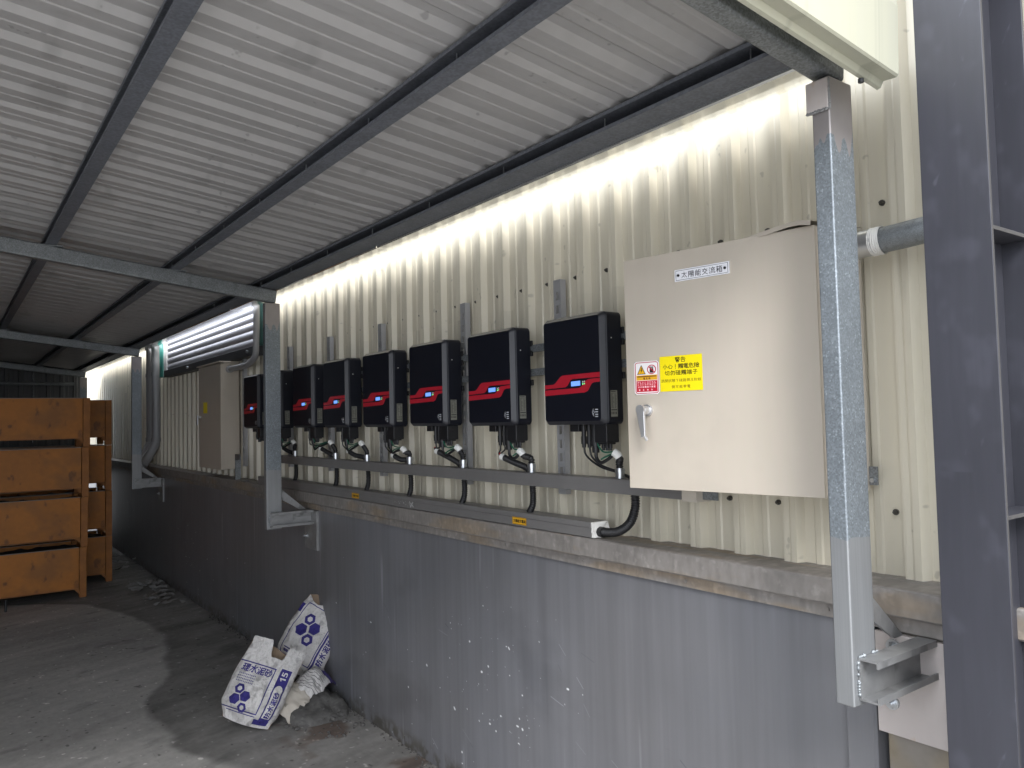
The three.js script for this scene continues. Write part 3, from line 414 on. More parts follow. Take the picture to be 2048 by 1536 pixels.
function invProto() {
  const o = new THREE.Group(); const Wd = 0.312, x0 = 0, x1 = 0.095, y0 = 0, y1 = 0.371;   // local: z = 0 at the near side, front at x = 0, bottom at y = 0
  const add = (name, geo, m, par = o) => { const q = new THREE.Mesh(Array.isArray(geo) ? join(geo) : geo, m); q.name = name; q.castShadow = q.receiveShadow = true; par.add(q); return q; };
  const rr = (z0, z1, ya, yc, rad) => { const p = []; const cs = [[z1 - rad, yc - rad, 0], [z0 + rad, yc - rad, 90], [z0 + rad, ya + rad, 180], [z1 - rad, ya + rad, 270]]; for (const [cz, cy, a0] of cs) for (let k = 0; k <= 4; k++) { const a = (a0 + k * 22.5) * Math.PI / 180; p.push([cz + rad * Math.cos(a), cy + rad * Math.sin(a)]); } return p; };
  add('body', sweep(rr(-Wd, 0, y0, y1, 0.016), 'x', 0.0165, x1, 0.008), M.inv);
  // front cover with a broad chamfer
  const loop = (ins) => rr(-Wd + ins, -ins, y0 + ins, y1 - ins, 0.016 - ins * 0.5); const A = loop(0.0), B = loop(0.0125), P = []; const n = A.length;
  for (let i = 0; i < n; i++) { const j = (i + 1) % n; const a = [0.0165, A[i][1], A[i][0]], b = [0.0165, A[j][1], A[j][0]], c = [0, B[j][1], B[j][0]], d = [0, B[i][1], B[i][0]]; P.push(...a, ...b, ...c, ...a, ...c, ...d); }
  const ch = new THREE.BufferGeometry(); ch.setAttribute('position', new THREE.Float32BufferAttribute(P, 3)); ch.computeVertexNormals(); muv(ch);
  add('cover_edge', ch, M.invEdgeSheen);
  const cov = add('front_cover', sweep(B, 'x', 0, 0.004), M.inv);
  const zf = (u) => -Wd + 0.0125 + u * (Wd - 0.025), yf = (v) => y1 - v * (y1 - y0);
  const poly = (pts) => sweep(pts.map(([u, v]) => [zf(u), yf(v)]), 'x', -0.0012, -0.0003);
  add('red_stripe', poly([[0.003, .622], [.17, .622], [.205, .612], [.30, .556], [.34, .543], [.998, .539], [.998, .583], [.53, .583], [.49, .592], [.43, .642], [.39, .653], [.003, .661]]), M.red, cov);
  add('red_stripe', poly([[.003, .672], [.64, .667], [.68, .655], [.76, .606], [.80, .595], [.998, .591], [.998, .624], [.90, .626], [.86, .636], [.79, .698], [.74, .711], [.003, .724]]), M.red, cov);
  add('screen', poly([[.50, .606], [.66, .603], [.66, .646], [.50, .649]]), M.screen, cov);
  for (const [u, v] of [[.70, .608], [.73, .606], [.70, .628], [.73, .626]]) add('indicator_light', poly([[u, v], [u + .016, v], [u + .016, v + .012], [u, v + .012]]), v > .62 ? M.led : M.white, cov);
  const lg = new THREE.PlaneGeometry(0.034, 0.034); lg.rotateY(-Math.PI / 2); lg.translate(-0.0008, 0.040, -0.040); add('maker_mark', lg, M.logo, cov);
  const lb = new THREE.PlaneGeometry(0.030, 0.086); lb.rotateY(0); lb.translate(0.047, 0.068, 0.0006); add('rating_label', lb, M.label);
  add('side_screw', rod([0.042, 0.283, 0], [0.042, 0.283, 0.0015], 0.0022, 8), M.white);
  for (const y of [0.30, 0.262, 0.15]) add('mount_lug', box(x1 - 0.004, x1 + 0.006, y, y + 0.022, -0.022, 0.004, 0.002), M.black);
  // underside fittings
  add('switch_block', box(0.03, 0.075, -0.024, 0.002, -0.205, -0.160, 0.003), M.black);
  add('comms_box', [box(0.018, 0.075, -0.060, 0.002, -0.068, -0.008, 0.004), box(0.026, 0.066, -0.066, -0.058, -0.060, -0.016, 0.002)], M.black);
  for (const z of [-0.054, -0.037, -0.021]) add('comms_gland', [rod([0.046, -0.062, z], [0.046, -0.078, z], 0.0065, 8), rod([0.046, -0.078, z], [0.046, -0.086, z], 0.005, 8)], M.black);
  for (const z of [-0.150, -0.122]) { const c = add('solar_connector', [rod([0.045, 0.002, z], [0.045, -0.040, z], 0.0078, 8), rod([0.045, -0.040, z], [0.045, -0.066, z], 0.0095, 8), rod([0.045, -0.066, z], [0.045, -0.078, z], 0.007, 8)], M.rubber); }
  add('mains_connector', [rod([0.042, 0.002, -0.088], [0.042, -0.018, -0.088], 0.013, 12), rod([0.042, -0.018, -0.088], [0.042, -0.072, -0.088], 0.0165, 14), rod([0.042, -0.072, -0.088], [0.042, -0.094, -0.088], 0.0125, 8)], M.rubber);
  return o;
}
const ip = invProto(); const ordinal = ['first', 'second', 'third', 'fourth', 'fifth', 'sixth', 'seventh', 'eighth'];
const invNote = ['close beside the beige cabinet', 'with two struts to its sides, next but one to the beige cabinet', 'beside a tall slotted strut', 'with a strut rising behind it', 'close beside the next unit', 'close beside the canopy post', 'half hidden behind the canopy post', 'between the canopy post and the shaded cabinet'];
invZ.forEach((z, i) => {
  const o = ip.clone(); o.name = numbered('inverter'); o.position.set(1.715, 1.527 + (i % 3 - 1) * 0.001, z); o.rotation.x = [0.001, -0.003, 0.002, 0.004, -0.002, 0.003, -0.001, 0.002][i]; scene.add(o);
  o.userData = { label: 'black inverter with red stripe, ' + ordinal[i] + ' from the beige cabinet', category: 'inverter', group: 'solar inverters in a row on the wall' };
});

/* ------------------------------------------------------------------ cable trough, trunking, conduits and wires */
{
  const t = thing('cable_trough', 'long grey metal cable trough running under the inverters', 'trough', [1.78, 1.302, -3.5]);
  part(t, 'trough_body', box(1.75, 1.812, 1.302, 1.349, -5.25, -1.555, 0.002), M.slate);
  part(t, 'foam_seal', (() => { const g = new THREE.BoxGeometry(0.066, 0.054, 0.055, 6, 6, 6), p = g.attributes.position; for (let i = 0; i < p.count; i++) { const n = 0.006 * (vn(p.getX(i) * 140 + 9, p.getY(i) * 140 + p.getZ(i) * 90, 7) - 0.3); p.setXYZ(i, p.getX(i) * (1 + n * 20), p.getY(i) * (1 + n * 14), p.getZ(i)); } g.computeVertexNormals(); g.translate(1.781, 1.3255, -1.527); return muv(g); })(), M.paper);
  part(t, 'end_tab', box(1.775, 1.779, 1.305, 1.349, -1.50, -1.445, 0), M.galv);
  for (const z of [-4.9, -3.9, -2.9, -1.9]) part(t, 'wall_bracket', box(1.8125, 1.866, 1.308, 1.330, z - 0.012, z + 0.012, 0.001), M.galv);
  const k = thing('wall_trunking', 'long grey metal trunking lying on the ledge with orange warning stickers', 'trunking', [1.79, 1.145, -3.7]);
  part(k, 'trunk_body', box(1.758, 1.83, 1.1455, 1.178, -5.4, -1.966, 0.0015), M.slate);
  part(k, 'trunk_lid', box(1.7565, 1.8315, 1.1785, 1.1975, -5.4, -1.968, 0.0015), M.slate);
  part(k, 'end_seal', (() => { const g = new THREE.BoxGeometry(0.070, 0.052, 0.012, 8, 8, 3), p = g.attributes.position; for (let i = 0; i < p.count; i++) { const n = (vn(p.getX(i) * 160 + 3, p.getY(i) * 160, 9) - 0.5); p.setXYZ(i, p.getX(i) * (1 + n * 0.12), p.getY(i) * (1 + n * 0.16), p.getZ(i) + n * 0.006); } g.computeVertexNormals(); g.translate(1.794, 1.1715, -1.961); return muv(g); })(), M.sealant);
  const st = canvasTex(512, 160, (c, w, h) => { c.fillStyle = '#d9a326'; c.fillRect(0, 0, w, h); c.strokeStyle = '#191509'; c.lineWidth = 6; c.strokeRect(12, 12, w - 24, h - 24); glyphs(c, '太陽能光電線', 34, 44, 72, 75, 10); });
  const sm_ = mat({ map: st, roughness: 0.5 });
  for (const z of [-2.369, -3.818]) { const g = new THREE.PlaneGeometry(0.088, 0.027); g.rotateY(-Math.PI / 2); g.translate(1.7562, 1.165, z); part(k, 'warning_sticker', g, sm_); }
  const pz = canvasTex(512, 128, (c, w, h) => { c.clearRect(0, 0, w, h); c.fillStyle = '#6f6d6c'; c.fillRect(0, 0, w, h); c.strokeStyle = 'rgba(205,205,205,.8)'; c.lineWidth = 5; const r = RNG(8); for (let i = 0; i < 26; i++) { const x = 20 + 420 * r(), y = 30 + 60 * r(); c.beginPath(); c.moveTo(x, y); c.lineTo(x + 22 * (r() - 0.3), y + 26 * (r() - 0.5)); c.stroke(); } c.lineWidth = 11; c.beginPath(); c.moveTo(400, 16); c.lineTo(424, 104); c.lineTo(480, 20); c.moveTo(430, 40); c.lineTo(490, 100); c.stroke(); });
  { const g = new THREE.PlaneGeometry(0.21, 0.038); g.rotateY(-Math.PI / 2); g.translate(1.7562, 1.164, -3.285); part(k, 'torn_sticker', g, mat({ map: pz, roughness: 0.6 })); }
}
{
  // per inverter: gland position, upper tape, loose tape, lower drop
  const gl = [-1.844, -2.316, -2.792, -3.262, -3.721, -4.124, -4.750], tapeY = [1.427, 1.424, 1.431, 1.416, 1.439, 1.44, 1.436], tapeZ = [-1.826, -2.345, -2.79, -3.275, -3.735, -4.135, -4.715];
  const dz = [null, -2.484, -2.982, -3.4, -3.918, -4.298, -4.93], dy = [0, 1.403, 1.415, 1.387, 1.396, 1.406, 1.40];
  gl.forEach((z, i) => {
    const c = thing('flexible_conduit', 'black corrugated conduit with metal gland below the ' + ordinal[i] + ' inverter from the beige cabinet', 'conduit', [1.78, 1.15, z], 'conduits dropping from the inverters');
    part(c, 'gland', [rod([1.781, 1.3495, z], [1.781, 1.357, z], 0.0165, 6), rod([1.781, 1.357, z], [1.781, 1.366, z], 0.014, 16), rod([1.781, 1.366, z], [1.781, 1.379, z], 0.0165, 16), rod([1.781, 1.379, z], [1.781, 1.383, z], 0.0135, 16)], M.zinc);
    part(c, 'upper_hose', tube([[1.781, 1.378, z], [1.778, 1.40, z + 0.001], [1.770, tapeY[i] - 0.012, tapeZ[i] - 0.006], [1.764, tapeY[i], tapeZ[i] - 0.01]], 0.0125, 20, 12, 0.2), M.rubber);
    part(c, 'tape_wrap', tube([[1.768, tapeY[i] - 0.010, tapeZ[i] - 0.006], [1.764, tapeY[i] + 0.001, tapeZ[i] - 0.012], [1.760, tapeY[i] + 0.008, tapeZ[i] - 0.022]], 0.0138, 10, 10), M.white);
    if (dz[i]) {
      part(c, 'side_hose', tube([[1.768, dy[i], dz[i]], [1.775, dy[i] - 0.018, dz[i] + 0.06], [1.785, 1.366, z - 0.042], [1.788, 1.352, z - 0.02]], 0.0125, 30, 12, 0.2), M.rubber);
      part(c, 'tape_wrap', tube([[1.767, dy[i] + 0.002, dz[i] - 0.006], [1.769, dy[i] - 0.003, dz[i] + 0.014]], 0.0138, 6, 10), M.white);
      part(c, 'drop_hose', tube([[1.79, 1.303, z - 0.01], [1.79, 1.262, z - 0.007], [1.79, 1.225, z - 0.012], [1.791, 1.1955, z - 0.034]], 0.0128, 24, 12, 0.2), M.rubber);
    } else {
      part(c, 'drop_hose', tube([[1.79, 1.303, -1.788], [1.788, 1.262, -1.786], [1.785, 1.212, -1.806], [1.784, 1.178, -1.855], [1.786, 1.1655, -1.92], [1.787, 1.1645, -1.962]], 0.0150, 40, 14, 0.2), M.rubber);
      part(c, 'hose_end', [rod([1.787, 1.1645, -1.955], [1.787, 1.1645, -1.935], 0.0175, 8)], M.rubber);
    }
    // wires from the inverter fittings
    const Z = invZ[i], w = (pts, r, m, n) => part(c, n, tube(pts, r, 24, 8), m);
    const tz = dz[i] ?? -1.8, ty = dz[i] ? dy[i] : 1.36, tx = dz[i] ? 1.766 : 1.80;
    if (dz[i]) {
      w([[1.760, 1.452, Z - 0.150], [1.760, 1.432, Z - 0.149], [1.764, ty + 0.012, tz - 0.02], [tx, ty, tz]], 0.0032, M.rubber, 'solar_wire');
      w([[1.760, 1.452, Z - 0.122], [1.762, 1.434, Z - 0.122], [1.765, ty + 0.012, tz - 0.006], [tx, ty, tz]], 0.0032, M.rubber, 'solar_wire');
      part(c, 'wire_marker', rod([1.7645, ty + 0.018, tz - 0.018], [1.7655, ty + 0.006, tz - 0.008], 0.0042, 8), M.redW);
    } else {
      w([[1.760, 1.452, Z - 0.150], [1.764, 1.425, Z - 0.148], [1.775, 1.385, Z - 0.09], [1.795, 1.365, Z - 0.02], [1.80, 1.345, Z + 0.04]], 0.0034, M.rubber, 'solar_wire');
      w([[1.760, 1.452, Z - 0.122], [1.766, 1.42, Z - 0.12], [1.775, 1.392, Z - 0.09], [1.795, 1.368, Z - 0.02], [1.801, 1.349, Z + 0.04]], 0.0034, M.rubber, 'solar_wire');
    }
    w([[1.757, 1.436, Z - 0.088], [1.757, 1.415, Z - 0.086], [1.757, 1.400, Z - 0.066], [1.759, 1.408, Z - 0.04], [1.762, tapeY[i] + 0.004, tapeZ[i] - 0.02]], 0.0058, M.rubber, 'mains_wire');
    w([[1.752, 1.52, Z - 0.078], [1.752, 1.47, Z - 0.076], [1.754, 1.437, Z - 0.052], [1.760, tapeY[i] + 0.010, tapeZ[i] - 0.02]], 0.0026, M.greenW, 'earth_wire');
    w([[1.755, 1.41, Z - 0.062], [1.757, 1.418, Z - 0.045], [1.761, tapeY[i] + 0.006, tapeZ[i] - 0.022]], 0.003, M.greenW, 'earth_wire');
  });
}

/* ------------------------------------------------------------------ beige cabinet with its door ajar */
function cabinet(name, label, X, zr, zl, y0, y1, ang, sign) {
  const g = thing(name, label, 'cabinet', [(X + 1.868) / 2, y0, (zr + zl) / 2]);
  const xb = 1.866, t = 0.004, L = zr - zl;
  part(g, 'back', box(xb - t, xb, y0, y1, zl, zr, 0), M.beige);
  part(g, 'side', box(X + 0.004, xb - t - 0.0005, y0, y1, zr - t, zr, 0), M.beige); part(g, 'side', box(X + 0.004, xb - t - 0.0005, y0, y1, zl, zl + t, 0), M.beige);
  part(g, 'floor', box(X + 0.004, xb - t - 0.0005, y0, y0 + t, zl + t + 0.0005, zr - t - 0.0005, 0), M.beige); part(g, 'ceiling', box(X + 0.004, xb - t - 0.0005, y1 - t, y1, zl + t + 0.0005, zr - t - 0.0005, 0), M.beige);
  return g;
}
{
  const X = 1.674, zr = -1.043, zl = -1.596, y0 = 1.352, y1 = 1.992;
  const g = cabinet('electrical_cabinet', 'beige metal electrical cabinet, door ajar, with yellow warning sticker', X, zr, zl, y0, y1);
  // rain hood, edge a little bent
  part(g, 'hood', (() => { const pr = [[X - 0.032, -0.012], [X - 0.030, 0], [1.866, 0.012]]; return sheet(pr, (s, h, l) => { const k = (l - zl) / (zr - zl); return [s, y1 + 0.006 + h + 0.004 * Math.sin(k * 7) * (s < 1.7 ? 1 : 0) + (s < 1.7 ? 0.012 * sm(0.45, 0.95, k) - 0.011 * sm(0.93, 1.02, k) : 0.004 * k), l]; }, zl + 0.10, zr + 0.006, 16); })(), M.beige);
  const door = new THREE.Group(); door.name = 'door';
  door.position.set(1.668 - g.position.x, y0 - g.position.y, zr - g.position.z); door.rotation.y = 0; g.add(door);
  const th = THREE.MathUtils.degToRad(9.56), L = 0.5557, h = 0.648, off = -0.004;   // local: s from hinge (0) to free edge (L), o outwards
  const place = (geo) => { geo.rotateY(th); return geo; };   // local door frame: -z from the hinge, x outwards is -x
  const add = (n, geo, m, par = door) => { const q = new THREE.Mesh(Array.isArray(geo) ? join(geo) : geo, m); q.name = n; q.castShadow = q.receiveShadow = true; par.add(q); return q; };
  door.rotation.y = th * 1;   // swings the free edge away from the wall
  const leaf = add('leaf', [box(-0.002, 0.0, off, h + off, -L, 0, 0.0008), box(0.0002, 0.022, off, h + off, -0.0025, 0, 0), box(0.0002, 0.022, off, h + off, -L, -L + 0.0025, 0), box(0.0002, 0.022, off, off + 0.0025, -L + 0.003, -0.003, 0), box(0.0002, 0.022, h + off - 0.0025, h + off, -L + 0.003, -0.003, 0)], M.beige);
  const flat = (w, hh, s, y, m, n, o = 0.0032) => { const p = new THREE.PlaneGeometry(w, hh); p.rotateY(-Math.PI / 2); p.translate(-o, y, -s); return add(n, p, m); };
  // positions measured along the leaf: s from the hinge, y from the bottom
  const plate = canvasTex(1024, 220, (c, w, hh) => { c.fillStyle = '#e9e9ee'; c.fillRect(0, 0, w, hh); c.strokeStyle = '#24232c'; c.lineWidth = 7; c.strokeRect(26, 22, w - 52, hh - 44); c.strokeStyle = '#22212a'; glyphs(c, '太陽能交流箱', 128, 52, 116, 131, 10); });
  const np = add('name_plate', box(-0.0050, -0.0022, 0.560, 0.592, -0.385, -0.222, 0), M.white);
  { const p = new THREE.PlaneGeometry(0.163, 0.032); p.rotateY(-Math.PI / 2); p.translate(-0.0053, 0.576, -0.3035); add('lettering', p, mat({ map: plate, roughness: 0.4 }), np); }
  for (const s of [0.234, 0.373]) add('rivet', rod([-0.005, 0.576, -s], [-0.0085, 0.576, -s], 0.0035, 10), M.black, np);
  const yel = canvasTex(640, 560, (c, w, hh) => { c.fillStyle = '#f3de0e'; c.fillRect(0, 0, w, hh); c.strokeStyle = '#38340c'; c.fillStyle = '#38340c'; glyphs(c, '警告', 236, 24, 78, 84, 8); glyphs(c, '小心!觸電危險', 44, 128, 78, 79, 8); glyphs(c, '切勿碰觸端子', 72, 230, 78, 84, 8); c.strokeStyle = '#8a7c10'; glyphs(c, '跳開狀態下線路側及附載', 18, 366, 50, 55, 5.5); glyphs(c, '側可能帶電', 176, 466, 50, 58, 5.5); });
  flat(0.132, 0.096, 0.377, 0.312, mat({ map: yel, roughness: 0.45 }), 'warning_sticker');
  const dng = canvasTex(420, 540, (c, w, hh) => {
    const rr = (x, y, a, b, r) => { c.beginPath(); c.roundRect(x, y, a, b, r); }; c.fillStyle = '#efeaea'; rr(0, 0, w, hh, 46); c.fill(); c.strokeStyle = '#b3283a'; c.lineWidth = 12; rr(20, 20, w - 40, hh - 40, 36); c.stroke();
    c.fillStyle = '#e9b01c'; c.strokeStyle = '#1c1a18'; c.lineWidth = 9; c.beginPath(); c.moveTo(122, 66); c.lineTo(186, 206); c.lineTo(56, 206); c.closePath(); c.fill(); c.stroke(); c.fillStyle = '#1c1a18'; c.beginPath(); c.moveTo(128, 104); c.lineTo(104, 156); c.lineTo(122, 154); c.lineTo(108, 196); c.lineTo(142, 142); c.lineTo(124, 144); c.lineTo(144, 104); c.fill();
    c.fillStyle = '#2a1c1c'; c.beginPath(); c.roundRect(262, 128, 64, 64, 18); c.fill(); for (let i = 0; i < 4; i++) c.fillRect(264 + i * 16, 90, 12, 52); c.strokeStyle = '#b8223a'; c.lineWidth = 15; c.beginPath(); c.arc(295, 138, 68, 0, 7); c.moveTo(246, 92); c.lineTo(344, 186); c.stroke();
    c.fillStyle = '#e2a92a'; c.fillRect(34, 226, 352, 82); c.strokeStyle = '#6b3a18'; c.fillStyle = '#6b3a18'; c.fillRect(50, 240, 320, 16); glyphs(c, '電危險', 150, 264, 34, 44, 4); c.fillStyle = '#c41c36'; c.fillRect(34, 316, 352, 180); c.fillStyle = '#f0cfd2'; const r = RNG(3); for (let y = 334; y < 390; y += 22) for (let x = 52; x < 360; x += 40) c.fillRect(x, y, 14 + 20 * r(), 9); c.strokeStyle = '#f0cfd2'; glyphs(c, '切勿碰觸端子觸電', 56, 402, 30, 38, 4); glyphs(c, '電危險告', 70, 452, 26, 70, 4);
  });
  { const p = new THREE.ShapeGeometry((() => { const s = new THREE.Shape(), a = 0.0415, b = 0.0465, r = 0.007; s.moveTo(-a + r, -b); s.lineTo(a - r, -b); s.quadraticCurveTo(a, -b, a, -b + r); s.lineTo(a, b - r); s.quadraticCurveTo(a, b, a - r, b); s.lineTo(-a + r, b); s.quadraticCurveTo(-a, b, -a, b - r); s.lineTo(-a, -b + r); s.quadraticCurveTo(-a, -b, -a + r, -b); return s; })(), 6); const ps = p.attributes.position, uv = p.attributes.uv; for (let i = 0; i < ps.count; i++) uv.setXY(i, (ps.getX(i) + 0.0415) / 0.083, (ps.getY(i) + 0.0465) / 0.093); p.rotateY(-Math.PI / 2); p.translate(-0.0032, 0.305, -0.487); add('danger_sticker', p, mat({ map: dng, roughness: 0.4 })); }
  const hd = add('handle', [rod([-0.002, 0.214, -0.487], [-0.008, 0.214, -0.487], 0.0165, 24), rod([-0.008, 0.214, -0.487], [-0.030, 0.214, -0.487], 0.0125, 20)], M.chrome);
  add('lever', [rod([-0.030, 0.216, -0.489], [-0.039, 0.216, -0.489], 0.0135, 20), (() => { const s = new THREE.Shape(); s.moveTo(-0.0115, 0); s.lineTo(0.0115, 0); s.lineTo(0.006, -0.072); s.lineTo(-0.004, -0.074); const e = new THREE.ExtrudeGeometry(s, { depth: 0.005, bevelEnabled: true, bevelSize: 0.0015, bevelThickness: 0.0015, bevelSegments: 2 }); e.rotateZ(0.13); e.rotateY(-Math.PI / 2); e.rotateZ(-0.06); e.translate(-0.032, 0.214, -0.489); return muv(e); })(), rod([-0.037, 0.146, -0.478], [-0.030, 0.132, -0.474], 0.0045, 10)], M.chrome, hd);
  part(g, 'mount_tab', box(1.862, 1.866, 1.366, 1.412, zr + 0.001, zr + 0.022, 0), M.galv); part(g, 'tab_bolt', rod([1.862, 1.378, zr + 0.011], [1.854, 1.378, zr + 0.011], 0.006, 6), M.zinc);
}
{ // second cabinet, in shade beyond the row of inverters
  const X = 1.744, zr = -6.165, zl = -6.80, y0 = 1.215, y1 = 2.04;
  const g = cabinet('electrical_cabinet', 'shaded beige cabinet with closed door below the roller shutter', X, zr, zl, y0, y1);
  const d = part(g, 'door', box(X - 0.020, X + 0.003, y0 - 0.004, y1 - 0.006, zl - 0.002, zr + 0.002, 0.002), M.beige);
  part(g, 'hood', box(X - 0.035, 1.868, y1 + 0.001, y1 + 0.012, zl - 0.02, zr + 0.02, 0.002), M.beige);
  part(d, 'handle', [rod([X - 0.021, 1.625, zl + 0.06], [X - 0.048, 1.625, zl + 0.06], 0.012, 12), rod([X - 0.046, 1.64, zl + 0.06], [X - 0.05, 1.56, zl + 0.07], 0.007, 8)], M.chrome);
  const p = new THREE.PlaneGeometry(0.12, 0.09); p.rotateY(-Math.PI / 2); p.translate(X - 0.0212, 1.70, zl + 0.20); part(d, 'warning_sticker', p, mat({ color: '#f3de0e', roughness: 0.45 }));
}
{
  const p = thing('metal_pipe', 'short galvanised pipe leaving the beige cabinet with a ring of white sealant', 'pipe', [1.79, 1.95, -0.9]);
  part(p, 'coupling', tube([[1.783, 1.9515, -1.041], [1.783, 1.9515, -0.955]], 0.0325, 6, 20), M.zinc);
  part(p, 'sealant', tube([[1.783, 1.9515, -0.962], [1.783, 1.9515, -0.950], [1.784, 1.952, -0.938]], 0.0345, 8, 14, 0.08, 0.004), M.sealant);
  part(p, 'flexible_pipe', tube([[1.783, 1.9515, -0.95], [1.786, 1.954, -0.89], [1.790, 1.957, -0.845], [1.805, 1.958, -0.795], [1.845, 1.957, -0.772], [1.905, 1.956, -0.768]], 0.0305, 40, 20), M.galv);
  const q = thing('metal_pipe', 'thin grey pipe rising from the shaded cabinet to the shutter', 'pipe', [1.8, 2.0, -5.9]);
  part(q, 'pipe_run', tube([[1.79, 1.99, -6.168], [1.79, 1.99, -5.86], [1.788, 2.0, -5.66], [1.786, 2.05, -5.52], [1.785, 2.14, -5.50], [1.785, 2.30, -5.49], [1.785, 2.48, -5.49]], 0.022, 60, 14), M.pvc);
  part(q, 'elbow_collar', [rod([1.79, 1.99, -6.166], [1.79, 1.99, -6.13], 0.029, 14)], M.pvc);
}

/* ------------------------------------------------------------------ roller shutter over the shaded cabinet */
{
  const s = thing('roller_shutter', 'silver roller shutter of horizontal slats in a green frame above the shaded cabinet', 'shutter', [1.82, 2.05, -6.8]);
  const z0 = -8.40, z1 = -5.60, y0 = 2.125;
  for (let k = 0; k < 11; k++) { const a = y0 + k * 0.062; const pr = []; for (let q = 0; q <= 8; q++) { const t = q / 8; pr.push([1.834 - 0.010 * Math.sin(t * Math.PI), a + t * 0.061]); } part(s, 'slat', sheet(pr, (x, y, l) => [x, y, l], z0, z1), M.shutter); }
  part(s, 'backing', box(1.846, 1.866, y0, 2.80, z0, z1, 0), M.darkMetal);
  part(s, 'bottom_bar', box(1.795, 1.866, 2.055, 2.122, z0 - 0.02, z1 + 0.03, 0.003), M.darkMetal);
  part(s, 'guide', box(1.812, 1.866, 2.123, 2.80, z1 + 0.002, z1 + 0.05, 0.003), M.darkGreen);
  part(s, 'guide', box(1.812, 1.866, 2.07, 2.80, z0 - 0.30, z0 - 0.15, 0.003), M.teal); part(s, 'frame_post', box(1.818, 1.866, 2.07, 2.80, z0 - 0.146, z0 - 0.022, 0.003), M.white);
  for (const z of [-7.45, -5.72]) part(s, 'bolt', rod([1.795, 2.09, z], [1.782, 2.09, z], 0.012, 8), M.zinc);
}
/* ------------------------------------------------------------------ downpipes and stub bracket */
[[-8.95, 'outer', 0], [-9.22, 'inner', 0.03]].forEach(([z, n, o], i) => {
  const d = thing('downpipe', i ? 'grey downpipe with a slanting foot, the one farther from the roller shutter' : 'grey downpipe with a slanting foot, right next to the roller shutter', 'downpipe', [1.83, 1.15, z], 'pair of downpipes on the wall');
  part(d, 'pipe_run', tube([[1.83, 3.2, z], [1.83, 2.0, z], [1.83, 1.42, z], [1.826, 1.385, z + 0.002], [1.80, 1.33, z + 0.01], [1.72, 1.20, z + 0.04], [1.69, 1.155, z + 0.05]], 0.046, 50, 14), M.pvc);
  for (const y of [2.10, 1.40]) part(d, 'coupling', rod([1.83, y, z], [1.83, y + 0.04, z], 0.052, 14), M.pvc);
});
{
  const b = thing('angle_bracket', 'small upright galvanised angle bracket standing on the ledge', 'bracket', [1.745, 1.13, -5.78]);
  part(b, 'upright', box(1.735, 1.740, 1.16, 1.34, -5.85, -5.72, 0.001), M.galv); part(b, 'foot', box(1.7405, 1.80, 1.145, 1.151, -5.85, -5.72, 0.001), M.silver); part(b, 'lip', box(1.70, 1.7345, 1.16, 1.30, -5.725, -5.72, 0), M.galv);
}

/* ------------------------------------------------------------------ stacked orange crates */
function crateProto(seed, m) {
  const o = new THREE.Group(), w = 1.25, d = 0.58, h = 0.46; // origin: near right bottom corner, extends to -x and -z
  const add = (n, g, mm) => { const q = new THREE.Mesh(Array.isArray(g) ? join(g) : g, mm); q.name = n; q.castShadow = q.receiveShadow = true; o.add(q); };
  add('front_panel', box(-w + 0.03, -0.062, 0.088, h - 0.006, -0.018, -0.008, 0.001), m); add('back_panel', box(-w + 0.03, -0.062, 0.088, h - 0.006, -d + 0.008, -d + 0.018, 0.001), m);
  for (const x of [-0.018, -w + 0.008]) add('side_panel', box(x, x + 0.010, 0.088, h - 0.006, -d + 0.062, -0.062, 0.001), m);
  for (const x of [-0.058, -w]) for (const z of [-0.058, -d]) add('corner_post', [box(x, x + 0.058, 0.004, h - 0.002, z, z + 0.058, 0.003), box(x + 0.004, x + 0.054, 0, 0.006, z + 0.004, z + 0.054, 0)], M.orangePost);
  add('floor_plate', box(-w + 0.03, -0.03, 0.082, 0.088, -d + 0.03, -0.03, 0), M.orangePost);
  add('top_rim', [box(-w + 0.06, -0.06, h - 0.0055, h, -0.034, -0.004, 0), box(-w + 0.06, -0.06, h - 0.0055, h, -d + 0.004, -d + 0.034, 0)], M.rim);
  { const g = new THREE.PlaneGeometry(w - 0.07, d - 0.07, 40, 20), p = g.attributes.position; for (let k = 0; k < p.count; k++) p.setZ(k, 0.05 * (fbm(p.getX(k) * 14 + seed * 9, p.getY(k) * 14, 4, 600 + seed) - 0.5)); g.computeVertexNormals(); g.rotateX(-Math.PI / 2); g.translate(-w / 2, h - 0.035, -d / 2); add('dark_fill', muv(g.toNonIndexed()), M.load); }  // near-black load sheet, added to keep the gaps between crates dark
  add('bottom_rail', box(-w + 0.06, -0.06, 0.078, 0.0875, -0.030, -0.006, 0.001), M.orangePost);
  for (const z of [-0.004]) add('gusset', sweep([[-0.059, 0.079], [-0.059, 0.03], [-0.10, 0.079]].reverse(), 'z', z - 0.010, z - 0.006), M.orangePost);
  return o;
}
{
  const r = RNG(42), lev = ['bottom', 'second', 'third', 'top'];
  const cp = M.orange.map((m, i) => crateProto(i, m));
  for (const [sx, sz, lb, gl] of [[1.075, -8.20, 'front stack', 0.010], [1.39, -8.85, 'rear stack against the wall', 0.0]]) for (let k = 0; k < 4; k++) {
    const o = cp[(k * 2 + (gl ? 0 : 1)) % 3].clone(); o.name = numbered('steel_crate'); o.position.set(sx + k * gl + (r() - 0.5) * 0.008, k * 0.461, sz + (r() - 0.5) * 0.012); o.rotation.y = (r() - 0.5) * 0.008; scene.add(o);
    o.userData = { label: 'orange painted steel crate, ' + lev[k] + ' of the ' + lb, category: 'crate', group: 'stacked orange crates' };
  }
}

